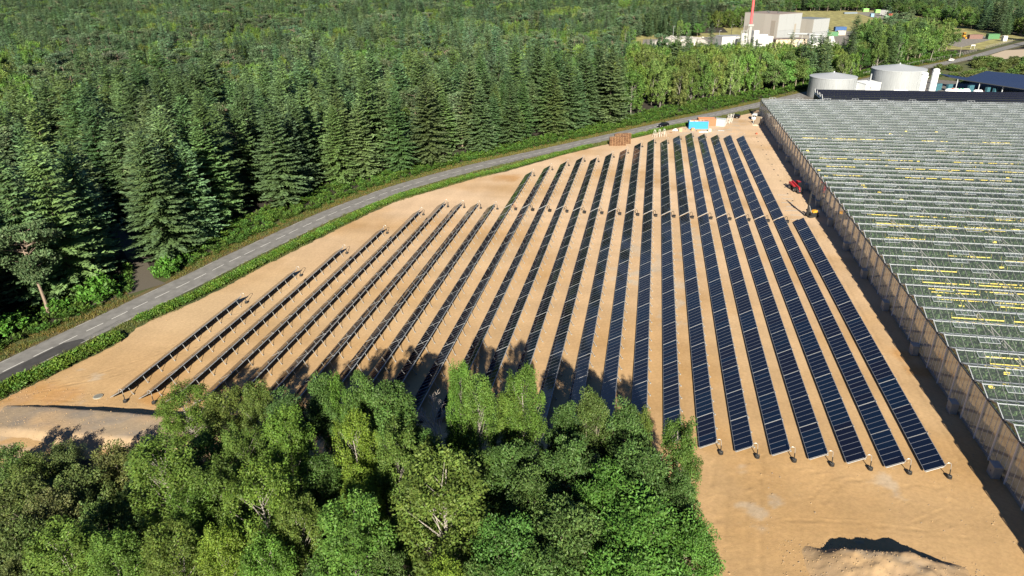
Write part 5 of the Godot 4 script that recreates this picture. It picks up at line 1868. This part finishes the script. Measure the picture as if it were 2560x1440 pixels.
	for k in 4:
		var u0 := 271.6 + 4.1 * k
		b = Mb.new()
		b.quad(W(62, u0, 5.6), W(142, u0, 5.6), W(142, u0 + 3.3, 7.2), W(62, u0 + 3.3, 7.2))
		b.quad(W(62, u0 + 3.3, 7.2), W(142, u0 + 3.3, 7.2), W(142, u0 + 4.08, 5.6), W(62, u0 + 4.08, 5.6))
		part(sh, "roof_ridge", b.done(), sidem)
		b = Mb.new()
		b.tri(W(61.97, u0 - 0.1, 5.5), W(61.97, u0 + 3.3, 7.25), W(61.97, u0 + 4.1, 5.5))
		b.bar(W(61.9, u0 - 0.1, 5.6), W(61.9, u0 + 3.35, 7.32), 0.12, 0.3)
		part(sh, "gable_trim", b.done(), white)
		var bas := Basis(Vector3(1, 0, 0), atan2(1.6, 3.3))
		for r in 3:
			if k < 3:
				for x in 40:
					if (k == 0 or r > 0) and x < 24:
						part(sh, "solar_panel", pan_m, pvm, Transform3D(bas, W(62.1 + x * 1.98, u0 + 0.58 + r * 1.06, 5.6 + (0.58 + r * 1.06) * 1.6 / 3.3 + 0.05)))
	var restp := []
	for k in 4:
		for r in 3:
			for x in 40:
				if not (k < 3 and (k == 0 or r > 0) and x < 24):
					restp.append(Transform3D(Basis(Vector3(1, 0, 0), atan2(1.6, 3.3)), W(62.1 + x * 1.98, 271.6 + 4.1 * k + 0.58 + r * 1.06, 5.6 + (0.58 + r * 1.06) * 1.6 / 3.3 + 0.05)))
	pan_m.surface_set_material(0, pvm)
	scatter(sh, "solar_panels_beyond", pan_m, restp).set_meta("kind", "stuff")
	# roof-edge rails on the greenhouse's last gutters
	for i in 8:
		var rl := thing("roof_trolley", "white roof-washing trolley frame on the greenhouse's far ridge, %s from left" % nth(i + 1), "frame", W(44.0 + i * 9.4, 269.4, 6.45), 0.0, "roof frames on the far ridge")
		b = Mb.new()
		b.bx(Vector3(0, 0.55, 0), Vector3(2.6, 0.08, 0.08))
		for x in [-1.2, 0.0, 1.2]:
			b.bx(Vector3(x, 0.25, 0), Vector3(0.08, 0.55, 0.08))
		part(rl, "rail", b.done(), mats["white aluminium"])
		rl.scale = Vector3(0.9, 0.7, 0.7)
	# carport
	var cp := thing("carport", "navy butterfly-roofed solar carport on white posts", "carport")
	var roof := mat("carport panels", lin(0.022, 0.035, 0.085), 0.3)
	var A := W(127.6, 352, 5.0)
	var Bq := W(135.6, 343.0, 4.6)
	var Cq := W(148.2, 356.0, 5.8)
	var D := W(185, 312, 5.8)
	var E1 := W(129.0, 344.6, 4.6)
	var F1 := W(133.4, 338.2, 4.2)
	var G1 := W(160, 291, 4.2)
	b = Mb.new()
	for dy in [0.0, -0.25]:
		var o := Vector3(0, dy, 0)
		b.quad(A + o, Bq + o, F1 + o, E1 + o)
		b.tri(F1 + o, Bq + o, Cq + o)
		b.tri(F1 + o, Cq + o, D + o)
		b.tri(F1 + o, D + o, G1 + o)
	part(cp, "roof", b.done(), roof)
	b = Mb.new()
	b.bar(F1 + Vector3(0, -0.15, 0.05), G1 + Vector3(0, -0.15, 0.05), 0.15, 0.3)
	b.bar(E1 + Vector3(0, -0.15, 0.05), F1 + Vector3(0, -0.15, 0.05), 0.15, 0.3)
	part(cp, "fascia", b.done(), mats["dark rail"])
	for i in 6:
		var t := i / 5.0
		var p := Vector3(131.5, 0, -341).lerp(Vector3(159, 0, -298), t)
		b = Mb.new()
		b.bx(p + Vector3(0, 2.1, 0), Vector3(0.32, 4.2, 0.32))
		b.bar(p + Vector3(0, 2.6, 0), p + Vector3(1.6, 4.2, -1.2), 0.16, 0.16)
		part(cp, "post", b.done(), mats["white aluminium"])
	# crates and machinery under the carport
	var teal := mat("teal crate", lin(0.04, 0.13, 0.17), 0.6)
	var spots := [[119.5, 331.0, 2, 2], [121.5, 336.0, 4, 3], [126.0, 335.0, 3, 3], [131.0, 326.5, 3, 4], [138.5, 328.0, 2, 3], [141.0, 327.0, 2, 3], [128.0, 318.5, 2, 2]]
	for i in spots.size():
		var q: Array = spots[i]
		var o := thing("crate_stack", "%s blue-green crate stack from the left before the carport" % nth(i + 1), "crate stack", W(q[0], q[1], 0.05), 0.5, "blue-green crate stacks")
		for x in q[2]:
			for y in q[3]:
				b = Mb.new()
				b.bx(Vector3(x * 0.85, 0.45 + y * 0.92, 0), Vector3(0.8, 0.88, 1.1))
				b.bx(Vector3(x * 0.85, 0.84 + y * 0.92, 0), Vector3(0.86, 0.08, 1.16))
				part(o, "crate", b.done(), teal)
	var redm := mat("red implement", lin(0.36, 0.05, 0.03), 0.6)
	for i in 4:
		var o := thing("red_implement", "%s long red farm implement in the carport's shade, from left" % nth(i + 1), "implement", W(138 + i * 5.5, 331 - i * 7.5, 0.05), 0.95, "red implements under the carport")
		b = Mb.new()
		b.bar(Vector3(-2.8, 0.8, 0), Vector3(2.8, 0.8, 0), 0.3, 0.4)
		part(o, "beam", b.done(), redm)
		b = Mb.new()
		for k in 9:
			b.bx(Vector3(-2.6 + k * 0.65, 0.4, 0.3), Vector3(0.3, 0.8, 0.5))
		part(o, "tool_row", b.done(), redm)
	var tr := thing("covered_trailer", "low grey covered trailer at the right edge under the carport", "trailer", W(150.5, 309, 0.05), 0.7)
	b = Mb.new()
	prism(b, [Vector2(-2, 0.6), Vector2(-1.8, 1.7), Vector2(-0.6, 2.2), Vector2(0.8, 2.1), Vector2(2, 1.4), Vector2(2, 0.6)], [1, 1, 0.8, 0.8, 1, 1])
	part(tr, "cover", b.done(), clad)
	var wm := wheel_mesh(0.4, 0.25)
	for s in [-1.0, 1.0]:
		part(tr, "wheel", wm, null, Transform3D(Basis(), Vector3(s * 1.0, 0.4, 0)))

# ---------------------------------------------------------------- works and yards in the distance
func clad_box(o: Node3D, size: Vector3, at: Vector3, m: Array, cols: int, rows: int, called := "cladding_panel") -> void:   # walls of single panels on a core
	var b := Mb.new()
	b.bx(at + Vector3(size.x * 0.5, size.y * 0.5, -size.z * 0.5), size - Vector3(0.3, 0.02, 0.3))
	part(o, "core_wall", b.done(), m[0])
	for r in rows:
		for c in cols:
			b = Mb.new()
			b.bx(at + Vector3(size.x * (c + 0.5) / cols, size.y * (r + 0.5) / rows, 0.0), Vector3(size.x / cols - 0.08, size.y / rows - 0.06, 0.25))
			part(o, called, b.done(), m[1 + (c * 2 + r * 3) % 2])
	var n := int(size.z / size.x * cols + 1)
	for c in n:
		b = Mb.new()
		b.bx(at + Vector3(0, size.y * 0.5, -size.z * (c + 0.5) / n), Vector3(0.25, size.y - 0.04, size.z / n - 0.08))
		part(o, called, b.done(), m[3 + (c * 7 % 3) % 2])

func build_works() -> void:
	var g0 := mat("works core", lin(0.3, 0.29, 0.27), 0.8)
	var g1 := mat("light cladding", lin(0.29, 0.31, 0.33), 0.6)
	var g2 := mat("light cladding b", lin(0.31, 0.33, 0.345), 0.6)
	var g3 := mat("grey brown cladding", lin(0.34, 0.33, 0.305), 0.7)
	var g4 := mat("grey brown cladding b", lin(0.365, 0.355, 0.33), 0.7)
	var white := mat("works white", lin(0.56, 0.57, 0.58), 0.6)
	var roofm := mat("works roof", lin(0.23, 0.19, 0.175), 0.9)
	var b: Mb
	var big := thing("works_block", "tall grey windowless works block behind the red chimney", "building", W(80.7, 513.0), 0.7)
	clad_box(big, Vector3(22, 20.5, 30), Vector3.ZERO, [g0, g1, g2, g3, g4], 3, 2)
	b = Mb.new()
	b.bx(Vector3(11, 20.6, -15), Vector3(22.2, 0.25, 30.2))
	part(big, "roof", b.done(), roofm)
	for q in [[Vector3(-0.16, 9, -4.0), Vector3(0.1, 15, 3.5)], [Vector3(-0.16, 6, -27.0), Vector3(0.1, 12, 3.0)]]:
		b = Mb.new()
		b.bx(q[0], q[1])
		part(big, "louvre", b.done(), mat("louvre", lin(0.27, 0.25, 0.22), 0.8))
	b = Mb.new()
	b.bx(Vector3(16.5, 9.5, 0.16), Vector3(1.8, 9, 0.1))
	part(big, "louvre", b.done(), mats["louvre"])
	for q in [Vector3(6, 21, -14), Vector3(11, 21.1, -20), Vector3(8, 21, -8)]:
		b = Mb.new()
		b.tube(q - Vector3(0, 0.4, 0), q + Vector3(0, 0.6, 0), 0.6, 0.6, 8)
		part(big, "roof_vent", b.done(), mats["dark rail"])
	var low := thing("works_annex", "lower grey works block to the right of the tall block", "building", W(106.0, 529.0), 0.7)
	clad_box(low, Vector3(16, 16.3, 18), Vector3.ZERO, [g0, g1, g2, g3, g4], 2, 2)
	b = Mb.new()
	b.bx(Vector3(8, 16.4, -9), Vector3(16.2, 0.25, 18.2))
	part(low, "roof", b.done(), mat("slate roof", lin(0.17, 0.2, 0.22), 0.7))
	var ch := thing("red_chimney", "tall slim pinkish red chimney in front of the works", "chimney", W(63.9, 519.0))
	b = Mb.new()
	b.tube(Vector3.ZERO, Vector3(0, 48, 0), 0.9, 0.72, 20)
	part(ch, "shaft", b.done(), mat("chimney red", lin(0.72, 0.1, 0.11), 0.6))
	b = Mb.new()
	b.tube(Vector3(0, 47.6, 0), Vector3(0, 48.4, 0), 0.85, 0.85, 20)
	part(ch, "top_ring", b.done(), mats["grey steel"])
	# white works in front: left wall, silo, process building
	var ww := thing("white_hall", "low white hall with a blank wall left of the works silo", "building", W(44.8, 501.5), 0.3)
	clad_box(ww, Vector3(15, 7.4, 12), Vector3.ZERO, [white, white, white, white, white], 3, 1)
	b = Mb.new()
	b.bx(Vector3(7.5, 7.5, -6), Vector3(15.2, 0.2, 12.2))
	part(ww, "roof", b.done(), mats["light cladding"])
	var si := thing("works_silo", "white works silo with railed platform left of the chimney", "silo", W(57.6, 494.0))
	b = Mb.new()
	b.tube(Vector3.ZERO, Vector3(0, 10.5, 0), 2.2, 2.2, 20)
	part(si, "vessel", b.done(), white)
	b = Mb.new()
	for a in 10:
		var t := TAU * a / 10.0
		b.bx(Vector3(cos(t) * 2.1, 11.2, sin(t) * 2.1), Vector3(0.12, 1.4, 0.12))
	for a in 20:
		var t0 := TAU * a / 20.0
		var t1 := TAU * (a + 1) / 20.0
		b.bar(Vector3(cos(t0) * 2.1, 11.9, sin(t0) * 2.1), Vector3(cos(t1) * 2.1, 11.9, sin(t1) * 2.1), 0.1, 0.1)
	part(si, "railing", b.done(), mats["grey steel"])
	b = Mb.new()
	b.bx(Vector3(3.3, 7.5, 0.5), Vector3(1.6, 15, 1.6))
	b.bx(Vector3(3.3, 15.4, 0.5), Vector3(3.4, 1.1, 2.6))
	b.bar(Vector3(1.0, 11.0, 0), Vector3(3.3, 15, 0.4), 0.5, 0.5)
	part(si, "conveyor_tower", b.done(), mats["grey steel"])
	b = Mb.new()
	for k in 3:
		b.tube(Vector3(-2.6 - k * 0.5, 0, 0.9), Vector3(-2.6 - k * 0.5, 9.5, 0.9), 0.12, 0.12, 6)
	part(si, "ladder", b.done(), mats["grey steel"])
	var pb := thing("process_building", "white stepped process building right below the red chimney", "building", W(63.6, 491.5), 0.3)
	clad_box(pb, Vector3(13, 8.4, 11), Vector3.ZERO, [white, white, white, white, white], 2, 1)
	b = Mb.new()
	b.bx(Vector3(1.8, 10.2, -3), Vector3(3.4, 3.8, 4.0))
	part(pb, "stair_tower", b.done(), white)
	b = Mb.new()
	b.bx(Vector3(6.5, 8.9, -4.5), Vector3(6.5, 1.2, 6))
	part(pb, "roof_unit", b.done(), white)
	b = Mb.new()
	b.bx(Vector3(6.2, 9.53, -3.6), Vector3(4.2, 0.06, 1.6))
	b.bx(Vector3(-0.16, 3.5, -3.0), Vector3(0.1, 7, 3.0))
	b.bx(Vector3(2.2, 5.0, 0.16), Vector3(1.2, 2.8, 0.1))
	part(pb, "dark_opening", b.done(), mats["dark rail"])
	b = Mb.new()
	b.bx(Vector3(4.0, 4.2, 1.0), Vector3(4.2, 0.2, 1.6))
	for k in 6:
		b.bx(Vector3(2.2 + k * 0.75, 4.8, 1.7), Vector3(0.07, 1.1, 0.07))
	b.bx(Vector3(4.0, 5.35, 1.7), Vector3(4.2, 0.08, 0.08))
	part(pb, "balcony", b.done(), mats["light cladding"])
	var bg := thing("beige_hall", "low beige flat-roofed hall between the white works buildings", "building", W(78.6, 498.0), 0.22)
	clad_box(bg, Vector3(20, 6.0, 12), Vector3.ZERO, [mat("beige", lin(0.52, 0.44, 0.32), 0.8), mats["beige"], mats["beige"], mats["beige"], mats["beige"]], 4, 1)
	b = Mb.new()
	b.bx(Vector3(10, 6.05, -6), Vector3(20.2, 0.2, 12.2))
	part(bg, "roof", b.done(), roofm)
	var dc := thing("filter_plant", "grey metal filter drums with ducts beside the beige hall", "filter plant", W(95.0, 492.0))
	for i in 3:
		b = Mb.new()
		lathe(b, [Vector2(0.4, 0.5), Vector2(1.5, 1.6), Vector2(1.5, 5.2), Vector2(0.9, 6.1), Vector2(0, 6.3)], 14)
		var o := part(dc, "drum", b.done(), mats["light cladding"] if i != 1 else mat("pinkish drum", lin(0.5, 0.4, 0.34), 0.6))
		o.position = Vector3(i * 3.0 - 3.0, 0, 0.3 * i)
	b = Mb.new()
	b.path([Vector3(-10, 9.8, -6), Vector3(2, 9.6, -5), Vector3(12, 9.0, -4)], 0.7, 8)
	b.path([Vector3(3.0, 5.5, 0.5), Vector3(3.0, 9.6, -3), Vector3(2, 9.6, -5)], 0.55, 8)
	b.path([Vector3(-4, 2.5, 2), Vector3(0, 3.4, 2.6), Vector3(3, 2.6, 2)], 0.4, 8)
	part(dc, "duct", b.done(), mats["light cladding"])
	b = Mb.new()
	for x in [-6.0, -1.0, 5.0, 10.0]:
		b.bx(Vector3(x, 4.6, -5.2), Vector3(0.3, 9.2, 0.3))
	part(dc, "support_post", b.done(), mats["grey steel"])
	var wr := thing("white_glazed_hall", "white hall with slanted dark roof windows at the works' right end", "building", W(98.8, 489.5), 0.2)
	clad_box(wr, Vector3(16.5, 4.6, 14), Vector3.ZERO, [white, white, white, white, white], 4, 1)
	b = Mb.new()
	prism(b, [Vector2(-0.4, 4.6), Vector2(-5.2, 8.3), Vector2(-6.0, 8.3), Vector2(-13, 4.6)], [7.0, 7.0, 7.0, 7.0], 8.6)
	part(wr, "raised_roof", b.done(), white)
	for i in 4:
		b = Mb.new()
		b.box(Transform3D(Basis(Vector3(1, 0, 0), atan2(3.7, 4.8)), Vector3(3.4 + i * 2.6, 6.5, -2.75)), Vector3(2.3, 0.1, 4.6))
		var w := part(wr, "roof_window", b.done(), mat("dark panes", lin(0.12, 0.13, 0.13), 0.15))
		b = Mb.new()
		for k in 4:
			b.box(Transform3D(Basis(Vector3(1, 0, 0), atan2(3.7, 4.8)), Vector3(3.4 + i * 2.6, 5.4 + k * 0.9, -1.3 - k * 1.17)), Vector3(2.3, 0.16, 0.12))
		part(w, "glazing_bar", b.done(), mats["light cladding"])
	var tk := thing("yard_lorry", "white and dark lorry parked below the process building", "lorry", W(66.5, 484.5), 0.9)
	b = Mb.new()
	b.bx(Vector3(0, 1.7, -1.2), Vector3(2.4, 2.4, 5.5))
	part(tk, "load_box", b.done(), white)
	b = Mb.new()
	prism(b, [Vector2(1.7, 0.5), Vector2(1.7, 2.8), Vector2(3.2, 2.8), Vector2(3.6, 1.6), Vector2(3.6, 0.5)], [1.15, 1.1, 1.1, 1.15, 1.15])
	part(tk, "cab", b.done(), white)
	var twm := wheel_mesh(0.5, 0.3)
	for s in [-1.0, 1.0]:
		for z in [-2.6, 2.6]:
			part(tk, "wheel", twm, null, Transform3D(Basis(), Vector3(s * 1.0, 0.5, z)))
	# gravel heap
	var heap := func(v: float, u: float) -> float:
		var d := Vector2((v - 18.0) / 25.0, (u - 526.0) / 17.0).length()
		return -0.1 + 5.2 * smoothstep(1.0, 0.45, d) + 1.0 * noise_b.get_noise_2d(v * 2.0, u * 2.0) * smoothstep(1.0, 0.6, d)
	var heap_c := func(v: float, u: float) -> Color:
		return Color(0.46, 0.44, 0.41) * (1.0 + 0.35 * noise.get_noise_2d(v * 9.0, u * 9.0))
	height_patch("gravel_heap", -9.0, 45.0, 507.0, 545.0, 1.0, heap, heap_c, mats["bank earth"])
	rng.seed = 88
	for i in 14:
		b = Mb.new()
		var c := Vector3.ZERO
		b.box(Transform3D(Basis.from_euler(Vector3(rnd(-0.5, 0.5), rnd(0, 3), rnd(-0.5, 0.5))), c), Vector3(rnd(0.6, 1.5), rnd(0.3, 0.7), rnd(0.5, 1.1)))
		single("rubble_block", b.done(), mat("pale concrete", lin(0.42, 0.41, 0.39), 0.9), "pale broken concrete block on top of the grey gravel heap", "rubble", W(rnd(2, 34), rnd(518, 534), 5.2), 0.0, "concrete blocks on the gravel heap")
	for q in [[13.6, 545.0, 11.0, "tall"], [44.8, 527.0, 9.5, "middle"], [56.0, 560.0, 11.0, "far"]]:
		var o := thing("lamp_post", "%s thin grey lamp post beside the gravel heap" % q[3], "lamp post", W(q[0], q[1]))
		b = Mb.new()
		b.tube(Vector3.ZERO, Vector3(0, q[2], 0), 0.16, 0.1, 8)
		part(o, "pole", b.done(), mats["light cladding"])
		b = Mb.new()
		b.bx(Vector3(0.6, q[2], 0), Vector3(1.4, 0.16, 0.35))
		part(o, "lamp_head", b.done(), mats["light cladding"])
	var bn := thing("rusty_bin", "small rusty brown bin at the gravel heap's right foot", "bin", W(45.6, 516.0))
	b = Mb.new()
	b.bx(Vector3(0, 1.5, 0), Vector3(2.6, 3.0, 2.4))
	part(bn, "bin_body", b.done(), mats["rusty scrap"])
	b = Mb.new()
	b.bx(Vector3(0, 3.1, 0), Vector3(2.8, 0.25, 2.6))
	part(bn, "rim", b.done(), mats["rusty scrap"])
	# yard containers right of the works
	var ye := [["dark blue shipping container at the foot of the dry field", 149.5, 640, lin(0.03, 0.09, 0.25), Vector3(9, 3.2, 3.5)], ["bright blue skip right of the lower works block", 130.0, 602, lin(0.03, 0.24, 0.5), Vector3(3.5, 4.2, 3)], ["long green container in the yard right of the works", 133.5, 594.5, lin(0.07, 0.2, 0.1), Vector3(9, 3.0, 3)], ["pale grey container right of the green yard container", 142.0, 603, lin(0.42, 0.39, 0.34), Vector3(6, 3.2, 3)], ["brown long container in the yard beside the far road", 225.5, 574, lin(0.17, 0.1, 0.085), Vector3(9.5, 2.8, 3)], ["green container right of the brown one by the far road", 236.5, 573, lin(0.07, 0.19, 0.085), Vector3(8, 3.3, 3)], ["white upright container nearest the far road", 237.5, 557, lin(0.6, 0.62, 0.62), Vector3(2.6, 3.4, 2.4)], ["first lime green skip from left at the field's far yard", 233.0, 897, lin(0.22, 0.5, 0.14), Vector3(6, 3.4, 4)], ["second lime green skip from left at the field's far yard", 239.8, 876, lin(0.22, 0.5, 0.14), Vector3(5, 3.4, 4)], ["third lime green skip from left at the field's far yard", 241.8, 860, lin(0.2, 0.48, 0.16), Vector3(4, 3.6, 4)], ["crimson skip at the right of the field's far yard", 232.4, 802, lin(0.4, 0.03, 0.04), Vector3(5, 3.6, 4)], ["mint green container before the crimson skip", 223.3, 779, lin(0.26, 0.44, 0.3), Vector3(4.5, 3, 3)], ["small pale blue container left of the mint green one", 218.0, 812, lin(0.2, 0.34, 0.5), Vector3(3, 3, 3)]]
	for q in ye:
		container("yard_container", q[0], W(q[1], q[2], 0.05), 0.2, q[4], mat(q[0], q[3], 0.6))
	var lr := thing("white_lorry", "white and dark blue lorry in the field's far yard", "lorry", W(233.9, 822.0), 0.6)
	b = Mb.new()
	b.bx(Vector3(0, 3.2, -2), Vector3(3, 5, 8))
	part(lr, "load_box", b.done(), white)
	b = Mb.new()
	prism(b, [Vector2(2.4, 0.8), Vector2(2.4, 4.6), Vector2(4.6, 4.6), Vector2(5.4, 2.6), Vector2(5.4, 0.8)], [1.5, 1.4, 1.4, 1.5, 1.5])
	part(lr, "cab", b.done(), mat("navy paint", lin(0.03, 0.04, 0.12), 0.4))
	for s in [-1.0, 1.0]:
		for z in [-4.0, 4.0]:
			part(lr, "wheel", twm, null, Transform3D(Basis().scaled(Vector3(1.4, 1.4, 1.4)), Vector3(s * 1.4, 0.7, z)))
	var dg := thing("yellow_loader", "yellow wheel loader parked in the yard by the far road", "loader", W(219.5, 578.0), 0.3)
	dg.scale = Vector3.ONE * 0.7
	b = Mb.new()
	b.bx(Vector3(0, 2.0, -0.5), Vector3(2.6, 1.6, 5.0))
	part(dg, "chassis", b.done(), mats["machine yellow"])
	b = Mb.new()
	b.bx(Vector3(0, 4.0, 0.2), Vector3(2.2, 2.4, 2.2))
	b.bx(Vector3(0, 5.4, 0.2), Vector3(2.6, 0.3, 2.6))
	part(dg, "cab", b.done(), mats["machine yellow"])
	b = Mb.new()
	b.bx(Vector3(0, 4.1, 0.2), Vector3(2.24, 1.4, 2.24))
	part(dg, "cab_glass", b.done(), mats["car glass"])
	b = Mb.new()
	b.bar(Vector3(0, 2.4, 2), Vector3(0, 1.0, 4.4), 0.8, 0.5)
	b.bx(Vector3(0, 0.8, 4.9), Vector3(3, 1.4, 1.2))
	part(dg, "bucket", b.done(), mats["machine yellow"])
	for s in [-1.0, 1.0]:
		for z in [-2.0, 1.6]:
			part(dg, "wheel", twm, null, Transform3D(Basis().scaled(Vector3(1.6, 1.6, 1.6)), Vector3(s * 1.4, 0.8, z)))
	# roadside sign, fence posts
	var sg := thing("white_sign", "small white sign board on two posts by the far road", "sign", W(199.5, 507.0), 0.3)
	sg.scale = Vector3.ONE * 0.7
	b = Mb.new()
	b.bx(Vector3(0, 3.0, 0), Vector3(4.0, 1.0, 0.15))
	part(sg, "board", b.done(), white)
	for x in [-1.8, 1.8]:
		b = Mb.new()
		b.bx(Vector3(x, 1.4, -0.12), Vector3(0.25, 2.8, 0.2))
		part(sg, "post", b.done(), white)
	var fence := thing("wire_fence", "grey concrete-post wire fence along the far road's left side", "fence")
	var pts := curve_pts(3.0)
	var fp := Mb.new()
	fp.bx(Vector3(0, 0.95, 0), Vector3(0.12, 1.9, 0.12))
	var fpm := fp.done()
	var wires := Mb.new()
	var prev := Vector3.ZERO
	for q in pts:
		if q[0].y < 372 or q[0].y > 545 or (q[0].y > 488 and q[0].y < 500):
			prev = Vector3.ZERO
			continue
		var p := W(q[0].x - q[1].x * 7.5, q[0].y - q[1].y * 7.5)
		part(fence, "fence_post", fpm, mat("fence concrete", lin(0.22, 0.21, 0.19), 0.9), Transform3D(Basis(), p))
		if prev != Vector3.ZERO:
			for h in [0.4, 0.9, 1.4, 1.8]:
				wires.bar(prev + Vector3(0, h, 0), p + Vector3(0, h, 0), 0.05, 0.05)
		prev = p
	part(fence, "wire", wires.done(), mats["grey steel"])
	for q in [[129.0, 416.0, "bare grey leaning trunk", 8.0, 1.4], [152.0, 437.0, "white slim trunk", 6.5, 0.5], [176, 462, "second white slim trunk", 6.5, -0.3]]:
		var o := thing("bare_trunk", "%s at the clump edge by the far road" % q[2], "tree", W(q[0], q[1]))
		b = Mb.new()
		b.tube(Vector3.ZERO, Vector3(q[4], q[3], 0), 0.22, 0.08, 7)
		part(o, "trunk", b.done(), mats["birch bark"])
	var up := thing("utility_pole", "leaning grey utility pole at the right beside the far trees", "pole", W(281.0, 590.0))
	b = Mb.new()
	b.tube(Vector3.ZERO, Vector3(5, 24, 0), 0.3, 0.2, 8)
	part(up, "pole", b.done(), mats["weathered timber"])
	b = Mb.new()
	b.bx(Vector3(4.9, 23.2, 0), Vector3(2.4, 0.25, 0.25))
	part(up, "crossarm", b.done(), mats["weathered timber"])
	var dbl := thing("field_trough", "low blue-grey trough lying in the dry field", "trough", W(209, 862, 0.05), 0.2)
	b = Mb.new()
	for s in [-1.0, 1.0]:
		b.bx(Vector3(0, 0.8, s * 1.5), Vector3(14, 1.6, 0.3))
		b.bx(Vector3(s * 7, 0.8, 0), Vector3(0.3, 1.6, 2.7))
	b.bx(Vector3(0, 0.3, 0), Vector3(13.7, 0.3, 2.7))
	part(dbl, "basin", b.done(), mat("trough blue", lin(0.14, 0.18, 0.23), 0.7))

func build_rim_pines() -> void:
	var P := pine(141, 16, 4.6, Color(0.075, 0.125, 0.055), 420, 46)
	plant("rim_pine_tree", P, "large pine with bare forked grey trunk at the forest rim on the left", "tree", W(-95.8, 84.8), 0.6, Vector3(1.0, 1.0, 1.0))
	plant("rim_pine_tree", P, "second pine behind the forked one at the left picture edge", "tree", W(-102.5, 82.0), 2.4, Vector3(1.0, 1.1, 1.0))

func _ready() -> void:
	set_up_view()
	noise.seed = 7
	noise.frequency = 0.03
	noise.fractal_octaves = 4
	noise_b.seed = 19
	noise_b.frequency = 0.03
	noise_b.fractal_octaves = 3
	var t0 := Time.get_ticks_msec()
	build_ground()
	print("ground ", Time.get_ticks_msec() - t0)
	build_collectors()
	build_greenhouse()
	print("greenhouse ", Time.get_ticks_msec() - t0)
	build_site()
	build_tanks()
	build_wood()
	print("wood ", Time.get_ticks_msec() - t0)
	build_works()
	build_forest()
	build_rim_pines()
	build_low_green()
	print("all ", Time.get_ticks_msec() - t0)
